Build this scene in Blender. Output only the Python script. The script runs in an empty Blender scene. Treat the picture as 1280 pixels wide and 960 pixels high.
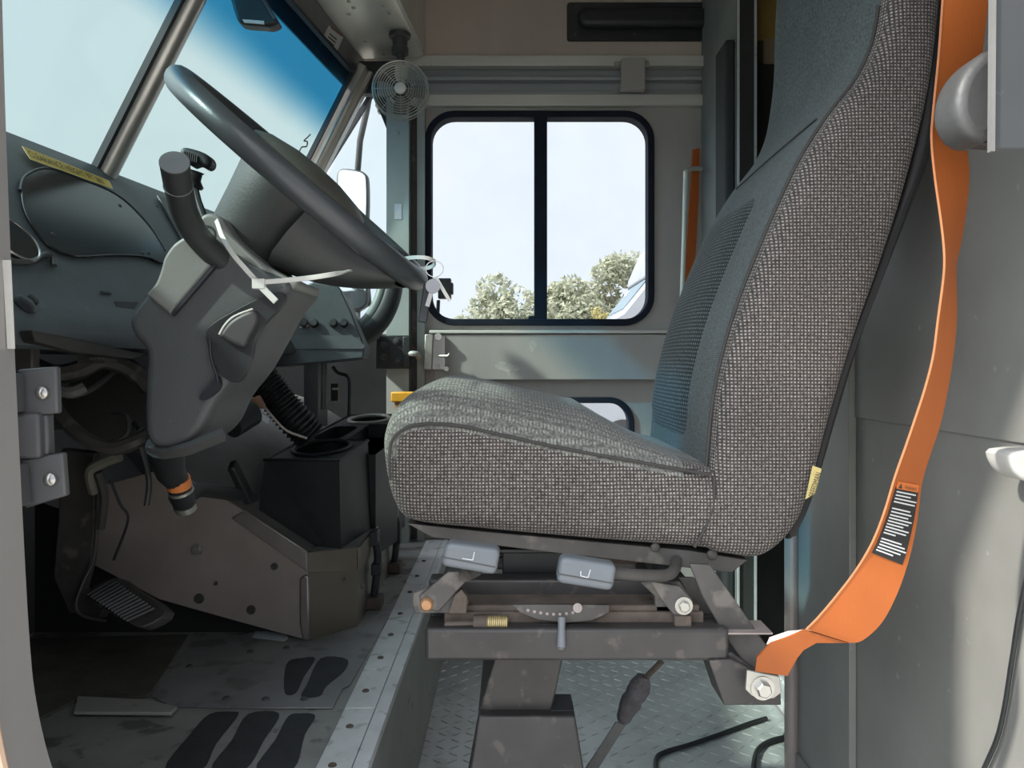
import bpy, bmesh, math, random
from math import sin, cos, pi, radians, sqrt
from mathutils import Vector, Matrix
from mathutils.geometry import delaunay_2d_cdt
rnd = random.Random(7)
scene = bpy.context.scene
COL = scene.collection
EYE = 0.91            # eye height above the lower (tread plate) floor
F = 960.0
ZC = EYE - 0.59       # cab floor level
V = Vector

def P(u, v, d):       # photograph direction + distance -> point
    return V(((u - 640) / F * d, d, (455 - v) / F * d + EYE))
def Q(x, y, z):       # z measured from eye level
    return V((x, y, z + EYE))
def onfloor(u, v, z):  # point of a level plane seen at u, v
    d = (z - EYE) / ((455 - v) / F)
    return P(u, v, d)

class MB:
    def __init__(s):
        s.v = []; s.f = []; s.uv = []; s.m = []; s.cur = 0; s.keep = set()
    def add(s, pts, faces, uvs=None, m=None):
        o = len(s.v); s.v += [V(p) for p in pts]
        for k, f in enumerate(faces):
            s.f.append([i + o for i in f]); s.uv.append(uvs[k] if uvs else None); s.m.append(s.cur if m is None else m)
        return s
    def hexa(s, p):   # 8 points: bottom ring 0-3, top ring 4-7
        return s.add(p, [(0, 3, 2, 1), (4, 5, 6, 7), (0, 1, 5, 4), (1, 2, 6, 5), (2, 3, 7, 6), (3, 0, 4, 7)])
    def obox(s, c, a, b, d):   # centre, three half vectors
        c, a, b, d = V(c), V(a), V(b), V(d)
        return s.hexa([c - a - b - d, c + a - b - d, c + a + b - d, c - a + b - d, c - a - b + d, c + a - b + d, c + a + b + d, c - a + b + d])
    def box(s, x0, x1, y0, y1, z0, z1):   # z from eye level
        return s.obox(Q((x0 + x1) / 2, (y0 + y1) / 2, (z0 + z1) / 2), (abs(x1 - x0) / 2, 0, 0), (0, abs(y1 - y0) / 2, 0), (0, 0, abs(z1 - z0) / 2))
    def bar(s, p0, p1, w, h, up=(0, 1, 0)):
        p0, p1 = V(p0), V(p1); t = (p1 - p0); n = t.normalized(); up = V(up)
        a = n.cross(up).normalized(); b = a.cross(n).normalized()
        return s.obox((p0 + p1) / 2, t / 2, a * w / 2, b * h / 2)
    def prism(s, pts, vec):
        pts = [V(p) for p in pts]; n = len(pts); vec = V(vec)
        return s.add(pts + [p + vec for p in pts], [tuple(range(n))[::-1], tuple(range(n, 2 * n))] + [(i, (i + 1) % n, (i + 1) % n + n, i + n) for i in range(n)])
    def ringprism(s, outer, inner, vec):
        n = len(outer); vec = V(vec); o = [V(p) for p in outer]; i_ = [V(p) for p in inner]
        pts = o + i_ + [p + vec for p in o] + [p + vec for p in i_]
        fs = []
        for k in range(n):
            j = (k + 1) % n
            fs += [(k, j, n + j, n + k), (2 * n + k, 3 * n + k, 3 * n + j, 2 * n + j), (k, 2 * n + k, 2 * n + j, j), (n + k, n + j, 3 * n + j, 3 * n + k)]
        return s.add(pts, fs)
    def tube(s, path, r, n=10, closed=False, caps=True, flat=None):
        path = [V(p) for p in path]; m = len(path); rs = r if isinstance(r, (list, tuple)) else [r] * m
        tang = []
        for i in range(m):
            a = path[(i - 1) % m] if closed or i > 0 else path[i]
            b = path[(i + 1) % m] if closed or i < m - 1 else path[i]
            tang.append((b - a).normalized())
        t0 = tang[0]; nrm = t0.orthogonal().normalized() if flat is None else (V(flat) - t0 * V(flat).dot(t0)).normalized()
        rings = []
        for i in range(m):
            t = tang[i]; nrm = (nrm - t * nrm.dot(t)).normalized(); bn = t.cross(nrm)
            rings.append([path[i] + (nrm * cos(2 * pi * k / n) + bn * sin(2 * pi * k / n)) * rs[i] for k in range(n)])
        pts = [p for q in rings for p in q]; fs = []
        for i in range(m if closed else m - 1):
            j = (i + 1) % m
            for k in range(n):
                l = (k + 1) % n
                fs.append((i * n + k, i * n + l, j * n + l, j * n + k))
        if caps and not closed:
            fs.append(tuple(range(n))[::-1]); fs.append(tuple((m - 1) * n + k for k in range(n)))
        return s.add(pts, fs)
    def lathe(s, prof, o, ax, n=24, a0=None, closed_prof=False):   # prof [(r, h)]
        o, ax = V(o), V(ax).normalized(); e1 = (V(a0) if a0 is not None else ax.orthogonal()); e1 = (e1 - ax * e1.dot(ax)).normalized(); e2 = ax.cross(e1)
        pts = []; fs = []; m = len(prof)
        for (r, h) in prof:
            for k in range(n):
                t = 2 * pi * k / n; pts.append(o + ax * h + (e1 * cos(t) + e2 * sin(t)) * r)
        for i in range(m if closed_prof else m - 1):
            j = (i + 1) % m
            for k in range(n):
                l = (k + 1) % n; fs.append((i * n + k, i * n + l, j * n + l, j * n + k))
        if not closed_prof:
            if prof[0][0] > 1e-6: fs.append(tuple(range(n))[::-1])
            if prof[-1][0] > 1e-6: fs.append(tuple((m - 1) * n + k for k in range(n)))
        return s.add(pts, fs)
    def cyl(s, p0, p1, r, n=16):
        p0, p1 = V(p0), V(p1); L = (p1 - p0).length
        return s.lathe([(r, 0), (r, L)], p0, p1 - p0, n)
    def bolt(s, c, ax, r=.006, h=.004):
        ax = V(ax).normalized()
        s.lathe([(r * 1.45, 0), (r * 1.45, h * .3), (r * 1.3, h * .3)], c, ax, 16)
        return s.lathe([(r, h * .3), (r, h * .9), (r * .85, h * 1.1)], c, ax, 6)
    def screw(s, c, ax, r=.005):
        return s.lathe([(r, 0), (r * .9, r * .3), (r * .5, r * .5), (0.0001, r * .55)], c, ax, 10)
    def ribbon(s, pairs, th, flatuv=False):
        L = [V(a) for a, b in pairs]; R = [V(b) for a, b in pairs]; n = len(L); pts = []
        for i in range(n):
            t = (L[min(i + 1, n - 1)] + R[min(i + 1, n - 1)] - L[max(i - 1, 0)] - R[max(i - 1, 0)])
            nn = t.cross(R[i] - L[i]).normalized() * th / 2
            pts += [L[i] - nn, R[i] - nn, R[i] + nn, L[i] + nn]
        fs = [(0, 1, 2, 3), tuple((n - 1) * 4 + k for k in (3, 2, 1, 0))]
        for i in range(n - 1):
            for k in range(4):
                l = (k + 1) % 4
                fs.append((i * 4 + k, (i + 1) * 4 + k, (i + 1) * 4 + l, i * 4 + l))
        return s.add(pts, fs)

def catmull(pts, per=6, closed=True, sharp=()):
    pts = [V(p) for p in pts]; n = len(pts); out = []
    rng = range(n) if closed else range(n - 1)
    for i in rng:
        p1, p2 = pts[i], pts[(i + 1) % n]
        p0 = pts[(i - 1) % n] if closed or i > 0 else p1
        p3 = pts[(i + 2) % n] if closed or i < n - 2 else p2
        if i in sharp: p0 = p1
        if (i + 1) % n in sharp: p3 = p2
        for k in range(per):
            t = k / per
            out.append(0.5 * ((2 * p1) + (p2 - p0) * t + (2 * p0 - 5 * p1 + 4 * p2 - p3) * t * t + (3 * p1 - p0 - 3 * p2 + p3) * t ** 3))
    if not closed: out.append(pts[-1])
    return out

def rrect(x0, x1, z0, z1, r, n=6):
    out = []
    for cx, cz, a in ((x1 - r, z1 - r, 0), (x0 + r, z1 - r, 90), (x0 + r, z0 + r, 180), (x1 - r, z0 + r, 270)):
        for k in range(n + 1):
            t = radians(a + 90 * k / n); out.append((cx + r * cos(t), cz + r * sin(t)))
    return out

def rpoly(pts, r, n=4):
    out = []; N = len(pts)
    for i in range(N):
        a, b, c = V(pts[i - 1]), V(pts[i]), V(pts[(i + 1) % N]); la, lc = (a - b).length, (c - b).length
        p = b + (a - b) / la * min(r, la * .48); q = b + (c - b) / lc * min(r, lc * .48)
        for k in range(n + 1):
            t = k / n; e = p * (1 - t) ** 2 + b * 2 * t * (1 - t) + q * t * t; out.append((e[0], e[1]))
    return out

def inset2(pts, d):
    n = len(pts); A = sum(pts[i][0] * pts[(i + 1) % n][1] - pts[(i + 1) % n][0] * pts[i][1] for i in range(n))
    sg = 1 if A > 0 else -1; out = []
    for i in range(n):
        a, b, c = pts[i - 1], pts[i], pts[(i + 1) % n]
        e = V((c[0] - a[0], c[1] - a[1])); L = e.length or 1
        out.append((b[0] - sg * e[1] / L * d, b[1] + sg * e[0] / L * d))
    return out

def pillow(mb, outline, y0, y1, r, n=5, side_bulge=0.0, crown=None, rz=None, matf=None, ymid=6):
    """closed outline [(x, z from eye)] carried from y0 to y1 with edges rounded by r; crown(x, z, t) -> (dx, dz)"""
    layers = []
    for k in range(n + 1):
        a = pi / 2 * k / n; layers.append((y0 + r * (1 - sin(a)) , r * (1 - sin(a)) if False else r * (1 - sin(a)), a))
    ys = []
    for k in range(n + 1):
        a = pi / 2 * k / n; ys.append((y0 + r * (1 - cos(a)), r * (1 - sin(a))))
    for k in range(1, ymid):
        ys.append((y0 + r + (y1 - y0 - 2 * r) * k / ymid, 0))
    for k in range(n, -1, -1):
        a = pi / 2 * k / n; ys.append((y1 - r * (1 - cos(a)), r * (1 - sin(a))))
    N = len(outline); per = [0]
    for i in range(N):
        p, q = outline[i], outline[(i + 1) % N]; per.append(per[-1] + sqrt((p[0] - q[0]) ** 2 + (p[1] - q[1]) ** 2))
    pts = []; rows = []
    for (y, d) in ys:
        ring = inset2(outline, d) if d > 1e-5 else outline
        t = (y - y0) / (y1 - y0); row = []
        kk = len(rows); vv = y0 - r * .57 + r * pi / 2 * kk / n if kk <= n else (y if kk < n + ymid else y1 + r * .57 - r * pi / 2 * (len(ys) - 1 - kk) / n)
        for i in range(N):
            x, z = ring[i]
            if crown:
                dx, dz = crown(outline[i][0], outline[i][1], t); x += dx; z += dz
            pts.append(Q(x, y, z)); row.append((per[i], vv))
        rows.append(row)
    fs = []; uvs = []; ms = []
    for j in range(len(ys) - 1):
        for i in range(N):
            l = (i + 1) % N
            fs.append((j * N + i, j * N + l, (j + 1) * N + l, (j + 1) * N + i))
            if (j < n * .55 or j > len(ys) - 2 - n * .55): uvs.append([(pts[a].x, pts[a].z) for a in fs[-1]])
            else: uvs.append([(per[i], rows[j][i][1]), (per[i + 1], rows[j][i][1]), (per[i + 1], rows[j + 1][i][1]), (per[i], rows[j + 1][i][1])])
            ms.append(matf(i, j, len(ys), (ys[j][0] + ys[j + 1][0]) / 2) if matf else 0)
    o = len(pts)
    for end, jj in ((0, 0), (1, len(ys) - 1)):
        ring = [pts[jj * N + i] for i in range(N)]
        if side_bulge == 0:
            k0 = len(pts); pts += [V(p) for p in ring]; 
            cv, _e, cf, _a, _b, _c = delaunay_2d_cdt([V((p.x, p.z)) for p in ring], [], [list(range(N))], 1, 1e-7)
            yc = ring[0].y; pts[k0:] = [V((p[0], yc, p[1])) for p in cv]
            for tri in cf:
                a, b_, c_ = [pts[k0 + t] for t in tri[:3]]; q = tuple(k0 + t for t in tri)
                if (b_ - a).cross(c_ - a).y * (-1 if end == 0 else 1) < 0: q = q[::-1]
                mb.keep.add(len(mb.f) + len(fs)); fs.append(q); uvs.append([(pts[t].x, pts[t].z) for t in q]); ms.append(0)
            continue
        c = sum(ring, V((0, 0, 0))) / N; prev = [jj * N + i for i in range(N)]
        sgn = -1 if end == 0 else 1
        for sc in (.8, .55, .28):
            new = []
            for i in range(N):
                p = c + (ring[i] - c) * sc; p.y += sgn * side_bulge * (1 - sc * sc); new.append(len(pts)); pts.append(p)
            for i in range(N):
                l = (i + 1) % N; q = (prev[i], prev[l], new[l], new[i]); fs.append(q); uvs.append([(pts[a].x, pts[a].z) for a in q]); ms.append(0)
            prev = new
        ci = len(pts); pts.append(c + V((0, sgn * side_bulge, 0)))
        for i in range(N):
            l = (i + 1) % N; q = (prev[i], prev[l], ci); fs.append(q); uvs.append([(pts[a].x, pts[a].z) for a in q]); ms.append(0)
    b = len(mb.v); mb.v += pts
    for f, u, m in zip(fs, uvs, ms):
        mb.f.append([i + b for i in f]); mb.uv.append(u); mb.m.append(m)
    return mb

def link(o, parent):
    COL.objects.link(o)
    if parent is not None:
        o.parent = parent; o.matrix_parent_inverse = parent.matrix_basis.inverted() if parent.parent is None else Matrix.Translation(-world_loc(parent))
    return o
def world_loc(o):
    return o.location if o.parent is None else V((0, 0, 0))

def obj(name, mb, mat, parent=None, bevel=0.0, smooth=40, seg=2, sub=0, label=None):
    me = bpy.data.meshes.new(name)
    me.from_pydata([tuple(v) for v in mb.v], [], mb.f)
    if any(u for u in mb.uv):
        ul = me.uv_layers.new(name='UVMap'); k = 0
        for f, u in zip(mb.f, mb.uv):
            for i in range(len(f)):
                ul.data[k].uv = u[i] if u else (0, 0); k += 1
    for m in (mat if isinstance(mat, (list, tuple)) else [mat]): me.materials.append(m)
    for p, m in zip(me.polygons, mb.m): p.material_index = m
    bm = bmesh.new(); bm.from_mesh(me); bmesh.ops.recalc_face_normals(bm, faces=[f for i, f in enumerate(bm.faces) if i not in mb.keep]); bmesh.ops.triangulate(bm, faces=[f for f in bm.faces if len(f.verts) > 12]); bm.to_mesh(me); bm.free()
    if smooth:
        me.shade_smooth(); me.set_sharp_from_angle(angle=radians(smooth))
    o = bpy.data.objects.new(name, me)
    if parent is None: COL.objects.link(o)
    else:
        COL.objects.link(o); o.parent = parent
        root = parent
        while root.parent is not None: root = root.parent
        if root.type == 'EMPTY':
            o.matrix_parent_inverse = Matrix.Translation(-root.location) if parent is root else Matrix.Identity(4)
    if bevel:
        b = o.modifiers.new('bevel', 'BEVEL'); b.width = bevel; b.segments = seg; b.limit_method = 'ANGLE'; b.angle_limit = radians(35)
    if sub:
        s_ = o.modifiers.new('sub', 'SUBSURF'); s_.levels = sub; s_.render_levels = sub
    if label: o['label'] = label
    return o

def thing(name, label, cat, loc, group=None):
    o = bpy.data.objects.new(name, None); o.empty_display_size = .05; o.location = V(loc); COL.objects.link(o)
    o['label'] = label; o['category'] = cat
    if group: o['group'] = group
    return o
def tag(o, label, cat, group=None, kind=None):
    o['label'] = label; o['category'] = cat
    if group: o['group'] = group
    if kind: o['kind'] = kind
    return o
def struct(name, mb, mat, label, cat, parent=None, bevel=0.0, smooth=40):
    o = obj(name, mb, mat, parent, bevel, smooth)
    if parent is None: o['kind'] = 'structure'; o['label'] = label; o['category'] = cat
    return o
def sthing(name, label, cat, loc):
    o = thing(name, label, cat, loc); o['kind'] = 'structure'; return o

def text(name, body, origin, xd, yd, size, mat, parent, align='LEFT', sx=1.0, lift=.0006):
    cu = bpy.data.curves.new(name, 'FONT'); cu.body = body; cu.size = 1.0; cu.align_x = align; cu.resolution_u = 3; cu.extrude = 0.0
    t = bpy.data.objects.new(name + '_tmp', cu); COL.objects.link(t); bpy.context.view_layer.update()
    dg = bpy.context.evaluated_depsgraph_get(); me = bpy.data.meshes.new_from_object(t.evaluated_get(dg)); 
    bpy.data.objects.remove(t); bpy.data.curves.remove(cu)
    xd, yd = V(xd).normalized(), V(yd).normalized(); n = xd.cross(yd).normalized()
    for v in me.vertices:
        v.co = V(origin) + xd * v.co.x * size * sx + yd * v.co.y * size + n * lift
    me.materials.clear(); me.materials.append(mat); me.name = name
    o = bpy.data.objects.new(name, me); COL.objects.link(o); o.parent = parent
    root = parent
    while root.parent is not None: root = root.parent
    if root.type == 'EMPTY': o.matrix_parent_inverse = Matrix.Translation(-root.location) if parent is root else Matrix.Identity(4)
    return o

# ------------------------------------------------------------------ materials
def newmat(name):
    m = bpy.data.materials.new(name); m.use_nodes = True; nt = m.node_tree; nt.nodes.clear()
    out = nt.nodes.new('ShaderNodeOutputMaterial'); return m, nt, out
def node(nt, t, **kw):
    n = nt.nodes.new(t)
    for k, v in kw.items():
        if k in n.inputs: n.inputs[k].default_value = v
        else: setattr(n, k, v)
    return n
def c4(c): return (c[0], c[1], c[2], 1)

def mat(name, c, rough=.5, metal=0.0, var=.15, scale=6.0, bump=0.0, bscale=60.0, spec=.5, c2=None, stretch=(1, 1, 1), spots=0.0, sc=(.5, .5, .5), sscale=30, slo=.62, coat=0.0):
    m, nt, out = newmat(name); L = nt.links.new
    b = node(nt, 'ShaderNodeBsdfPrincipled'); b.inputs['Roughness'].default_value = rough; b.inputs['Metallic'].default_value = metal
    b.inputs['Specular IOR Level'].default_value = spec; b.inputs['Coat Weight'].default_value = coat
    tc = node(nt, 'ShaderNodeNewGeometry'); mp = node(nt, 'ShaderNodeMapping'); mp.inputs['Scale'].default_value = stretch
    L(tc.outputs['Position'], mp.inputs['Vector'])
    nz = node(nt, 'ShaderNodeTexNoise'); nz.inputs['Scale'].default_value = scale; nz.inputs['Detail'].default_value = 6; nz.inputs['Roughness'].default_value = .6
    L(mp.outputs['Vector'], nz.inputs['Vector'])
    ramp = node(nt, 'ShaderNodeMapRange'); ramp.inputs['From Min'].default_value = .3; ramp.inputs['From Max'].default_value = .7
    L(nz.outputs['Fac'], ramp.inputs['Value'])
    mx = node(nt, 'ShaderNodeMix', data_type='RGBA')
    lo = c if c2 is None else c2
    A = [k * (1 - var) for k in c] if c2 is None else c; B = [min(1, k * (1 + var)) for k in c] if c2 is None else c2
    mx.inputs['A'].default_value = c4(A); mx.inputs['B'].default_value = c4(B)
    L(ramp.outputs['Result'], mx.inputs['Factor']); colout = mx.outputs['Result']
    if spots:
        n2 = node(nt, 'ShaderNodeTexNoise'); n2.inputs['Scale'].default_value = sscale; n2.inputs['Detail'].default_value = 4
        L(tc.outputs['Position'], n2.inputs['Vector'])
        r2 = node(nt, 'ShaderNodeMapRange'); r2.inputs['From Min'].default_value = slo; r2.inputs['From Max'].default_value = slo + .08; r2.inputs['To Max'].default_value = spots
        L(n2.outputs['Fac'], r2.inputs['Value'])
        m2 = node(nt, 'ShaderNodeMix', data_type='RGBA'); m2.inputs['B'].default_value = c4(sc); L(colout, m2.inputs['A']); L(r2.outputs['Result'], m2.inputs['Factor']); colout = m2.outputs['Result']
    L(colout, b.inputs['Base Color'])
    if bump:
        nb = node(nt, 'ShaderNodeTexNoise'); nb.inputs['Scale'].default_value = bscale; nb.inputs['Detail'].default_value = 3
        L(mp.outputs['Vector'], nb.inputs['Vector'])
        bp = node(nt, 'ShaderNodeBump'); bp.inputs['Strength'].default_value = bump; bp.inputs['Distance'].default_value = .002
        L(nb.outputs['Fac'], bp.inputs['Height']); L(bp.outputs['Normal'], b.inputs['Normal'])
    L(b.outputs['BSDF'], out.inputs['Surface']); return m

def weave(name, dark, light, pitch, bump=.5, pu=1.0, pv=1.0, lo=-.1, hi=.55, stain=None):
    m, nt, out = newmat(name); L = nt.links.new
    b = node(nt, 'ShaderNodeBsdfPrincipled'); b.inputs['Roughness'].default_value = .95; b.inputs['Specular IOR Level'].default_value = .15
    b.inputs['Sheen Weight'].default_value = .12
    uv = node(nt, 'ShaderNodeUVMap'); uv.uv_map = 'UVMap'; sp = node(nt, 'ShaderNodeSeparateXYZ')
    g = node(nt, 'ShaderNodeNewGeometry')
    wn = node(nt, 'ShaderNodeTexNoise'); wn.inputs['Scale'].default_value = 9; L(g.outputs['Position'], wn.inputs['Vector'])
    wm = node(nt, 'ShaderNodeVectorMath', operation='SCALE'); wm.inputs['Scale'].default_value = .004; L(wn.outputs['Color'], wm.inputs[0])
    wa = node(nt, 'ShaderNodeVectorMath', operation='ADD'); L(uv.outputs['UV'], wa.inputs[0]); L(wm.outputs[0], wa.inputs[1])
    L(wa.outputs[0], sp.inputs[0])
    fs = []
    for ch, k in (('X', pu), ('Y', pv)):
        mu = node(nt, 'ShaderNodeMath', operation='MULTIPLY'); mu.inputs[1].default_value = 2 * pi / (pitch * k); L(sp.outputs[ch], mu.inputs[0])
        si = node(nt, 'ShaderNodeMath', operation='SINE'); L(mu.outputs[0], si.inputs[0])
        mr = node(nt, 'ShaderNodeMapRange', interpolation_type='SMOOTHSTEP'); mr.inputs['From Min'].default_value = lo; mr.inputs['From Max'].default_value = hi
        L(si.outputs[0], mr.inputs['Value']); fs.append(mr.outputs['Result'])
    pr = node(nt, 'ShaderNodeMath', operation='MULTIPLY'); L(fs[0], pr.inputs[0]); L(fs[1], pr.inputs[1])
    nz = node(nt, 'ShaderNodeTexNoise'); nz.inputs['Scale'].default_value = 5; nz.inputs['Detail'].default_value = 5; L(g.outputs['Position'], nz.inputs['Vector'])
    nf = node(nt, 'ShaderNodeTexNoise'); nf.inputs['Scale'].default_value = 260; nf.inputs['Detail'].default_value = 1; L(g.outputs['Position'], nf.inputs['Vector'])
    r1 = node(nt, 'ShaderNodeMapRange'); r1.inputs['From Min'].default_value = .3; r1.inputs['From Max'].default_value = .7; r1.inputs['To Min'].default_value = .8; r1.inputs['To Max'].default_value = 1.15; L(nz.outputs['Fac'], r1.inputs['Value'])
    r2 = node(nt, 'ShaderNodeMapRange'); r2.inputs['From Min'].default_value = .35; r2.inputs['From Max'].default_value = .65; r2.inputs['To Min'].default_value = .6; r2.inputs['To Max'].default_value = 1.2; L(nf.outputs['Fac'], r2.inputs['Value'])
    mm = node(nt, 'ShaderNodeMath', operation='MULTIPLY'); L(r1.outputs['Result'], mm.inputs[0]); L(r2.outputs['Result'], mm.inputs[1])
    mx = node(nt, 'ShaderNodeMix', data_type='RGBA'); mx.inputs['A'].default_value = c4(dark); mx.inputs['B'].default_value = c4(light); L(pr.outputs[0], mx.inputs['Factor'])
    vm = node(nt, 'ShaderNodeVectorMath', operation='SCALE'); L(mx.outputs['Result'], vm.inputs[0]); L(mm.outputs[0], vm.inputs['Scale'])
    L(vm.outputs[0], b.inputs['Base Color'])
    bp = node(nt, 'ShaderNodeBump'); bp.inputs['Strength'].default_value = bump; bp.inputs['Distance'].default_value = .0015; L(pr.outputs[0], bp.inputs['Height']); L(bp.outputs['Normal'], b.inputs['Normal'])
    L(b.outputs['BSDF'], out.inputs['Surface']); return m

def glass(name, tint, dust=.02, band=None, dustc=(.8, .8, .8), spec=.06):
    """clear sheet: tinted transmission, a little gloss and dust. band = (z_lo, z_hi, colour) for a shade band dyed into the pane"""
    m, nt, out = newmat(name); L = nt.links.new
    tr = node(nt, 'ShaderNodeBsdfTransparent'); tr.inputs['Color'].default_value = c4(tint)
    if band:
        g = node(nt, 'ShaderNodeNewGeometry'); sp = node(nt, 'ShaderNodeSeparateXYZ'); L(g.outputs['Position'], sp.inputs[0])
        mr = node(nt, 'ShaderNodeMapRange', interpolation_type='SMOOTHSTEP'); mr.inputs['From Min'].default_value = band[0] + EYE; mr.inputs['From Max'].default_value = band[1] + EYE; L(sp.outputs['Z'], mr.inputs['Value'])
        mx = node(nt, 'ShaderNodeMix', data_type='RGBA'); mx.inputs['A'].default_value = c4(tint); mx.inputs['B'].default_value = c4(band[2]); L(mr.outputs['Result'], mx.inputs['Factor']); L(mx.outputs['Result'], tr.inputs['Color'])
    gl = node(nt, 'ShaderNodeBsdfGlossy'); gl.inputs['Roughness'].default_value = .02
    fr = node(nt, 'ShaderNodeMath', operation='MULTIPLY'); lw = node(nt, 'ShaderNodeLayerWeight'); lw.inputs['Blend'].default_value = .25; L(lw.outputs['Fresnel'], fr.inputs[0]); fr.inputs[1].default_value = spec * .6
    m1 = node(nt, 'ShaderNodeMixShader'); L(fr.outputs[0], m1.inputs[0]); L(tr.outputs[0], m1.inputs[1]); L(gl.outputs[0], m1.inputs[2])
    df = node(nt, 'ShaderNodeBsdfDiffuse'); df.inputs['Color'].default_value = c4(dustc)
    nz = node(nt, 'ShaderNodeTexNoise'); nz.inputs['Scale'].default_value = 7; nz.inputs['Detail'].default_value = 6
    g2 = node(nt, 'ShaderNodeNewGeometry'); L(g2.outputs['Position'], nz.inputs['Vector'])
    mr2 = node(nt, 'ShaderNodeMapRange'); mr2.inputs['From Min'].default_value = .3; mr2.inputs['From Max'].default_value = .75; mr2.inputs['To Min'].default_value = dust * .4; mr2.inputs['To Max'].default_value = dust * 1.8; L(nz.outputs['Fac'], mr2.inputs['Value'])
    m2 = node(nt, 'ShaderNodeMixShader'); L(mr2.outputs['Result'], m2.inputs[0]); L(m1.outputs[0], m2.inputs[1]); L(df.outputs[0], m2.inputs[2])
    L(m2.outputs[0], out.inputs['Surface']); return m

M = {}
M['wall'] = mat('painted_grey_panel', (.42, .395, .37), .45, .1, .10, 5, .08, 40, stretch=(1, 1, .4))
M['upper'] = mat('brown_grey_panel', (.58, .49, .425), .5, .05, .12, 3, .05, 40, stretch=(1, 1, .15))
M['rail'] = mat('brushed_rail', (.66, .64, .59), .4, .25, .08, 10, .05, 80, stretch=(.2, 1, 6))
M['railgrey'] = mat('blue_grey_channel', (.38, .40, .41), .45, .1, .1, 8, stretch=(.2, 1, 6))
M['pillar'] = mat('grey_green_pillar', (.38, .42, .40), .45, .1, .08, 6)
M['bulk'] = mat('bulkhead_grey', (.235, .232, .215), .45, .1, .14, 4, .06, 30, spots=.5, sc=(.42, .42, .40), sscale=45, slo=.68)
M['bulkfar'] = mat('textured_grey_vinyl', (.23, .25, .24), .7, 0, .12, 8, .5, 180)
M['pole'] = mat('tan_grey_tube', (.33, .28, .26), .45, .2, .1, 9)
M['ceil'] = mat('aluminium_ceiling', (.66, .64, .57), .35, .35, .12, 4, .05, 30, stretch=(.5, 1, 1))
M['header'] = mat('dark_header_panel', (.20, .19, .185), .45, .3, .15, 6)
M['alu'] = mat('window_post_aluminium', (.52, .50, .46), .33, .75, .10, 8, stretch=(6, 6, .3))
M['rubber'] = mat('black_rubber', (.016, .018, .024), .55, 0, .2, 20)
M['winframe'] = mat('dark_blue_black_window_rubber', (.02, .024, .036), .75, 0, .12, 20, spec=.1)
M['black'] = mat('black_plastic', (.022, .024, .026), .45, 0, .25, 10, .1, 120)
M['blackpaint'] = mat('black_painted_steel', (.045, .042, .042), .45, .2, .3, 9, .1, 60, spots=.5, sc=(.12, .10, .09), sscale=40, slo=.6)
M['blacksteel2'] = mat('dusty_black_steel', (.075, .07, .067), .55, .2, .3, 12, .1, 80, spots=.6, sc=(.2, .18, .16), sscale=22, slo=.58)
M['dash'] = mat('slate_dash_plastic', (.075, .09, .098), .5, 0, .14, 12, .25, 260, spots=.25, sc=(.16, .17, .17), sscale=60, slo=.64)
M['lens'] = mat('dark_smoked_lens', (.022, .022, .02), .16, 0, .5, 6, spec=.5)
M['column'] = mat('lit_column_plastic', (.20, .205, .195), .5, 0, .08, 9, .2, 260)  # lit copy of the column plastic, sunlight put into its colour
M['columnshaded'] = mat('shaded_column_plastic', (.085, .09, .093), .52, 0, .1, 9, .2, 260, spots=.3, sc=(.2, .2, .2), sscale=75, slo=.68)  # darker copy of the same plastic, shade put into its colour
M['wheel'] = mat('grey_black_wheel_urethane', (.05, .056, .06), .34, 0, .12, 10, .1, 300)
M['hub'] = mat('dark_hub_plastic', (.035, .038, .038), .5, 0, .15, 12, .15, 260)
M['pad'] = mat('horn_pad_vinyl', (.085, .085, .07), .5, 0, .12, 10, .3, 200)
M['tie'] = mat('white_nylon_tie', (.60, .60, .56), .4, 0, .04, 20)
M['white'] = mat('white_plastic', (.50, .49, .46), .4, 0, .05, 20)
M['paper'] = mat('pale_blue_paper', (.62, .68, .74), .8, 0, .05, 30)
M['chrome'] = mat('worn_steel', (.46, .45, .43), .28, .95, .1, 30)
M['zinc'] = mat('zinc_plate', (.44, .43, .39), .42, .7, .12, 25, .1, 90)
M['brass'] = mat('rusty_orange_bolt', (.55, .30, .15), .5, .4, .2, 60)
M['rust'] = mat('rusted_steel', (.105, .082, .068), .8, .1, .35, 30, .3, 120)
M['spring'] = mat('yellow_spring_wire', (.50, .40, .20), .45, .4, .1, 40)
M['cabfloor'] = mat('worn_grey_floor_plate', (.29, .29, .275), .5, .15, .3, 5, .2, 60, spots=.7, sc=(.07, .065, .06), sscale=18, slo=.56)
M['mat'] = mat('dark_dirty_floor_mat', (.085, .082, .07), .85, 0, .35, 12, .6, 140, spots=.8, sc=(.14, .125, .09), sscale=90, slo=.62)
M['tape'] = mat('worn_black_grip_tape', (.028, .03, .032), .85, 0, .3, 25, .5, 300)
M['strip'] = mat('bright_aluminium_strip', (.68, .69, .70), .45, .2, .14, 9, .1, 60, spots=.5, sc=(.26, .25, .24), sscale=35, slo=.6)
M['riser'] = mat('grey_riser', (.34, .34, .31), .5, .1, .15, 5, .1, 50, spots=.6, sc=(.1, .1, .09), sscale=25, slo=.66)
M['tread'] = mat('tread_plate_aluminium', (.50, .52, .51), .38, .25, .13, 6, .06, 60, spots=.4, sc=(.28, .28, .26), sscale=14, slo=.6)
M['dog'] = mat('dusty_brown_metal_cover', (.36, .315, .29), .45, .2, .16, 5, .08, 50, spots=.25, sc=(.22, .2, .18), sscale=50, slo=.66)
M['dogtop'] = mat('dusty_grey_cover_top', (.19, .185, .18), .6, .2, .2, 7, .2, 60)
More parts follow.
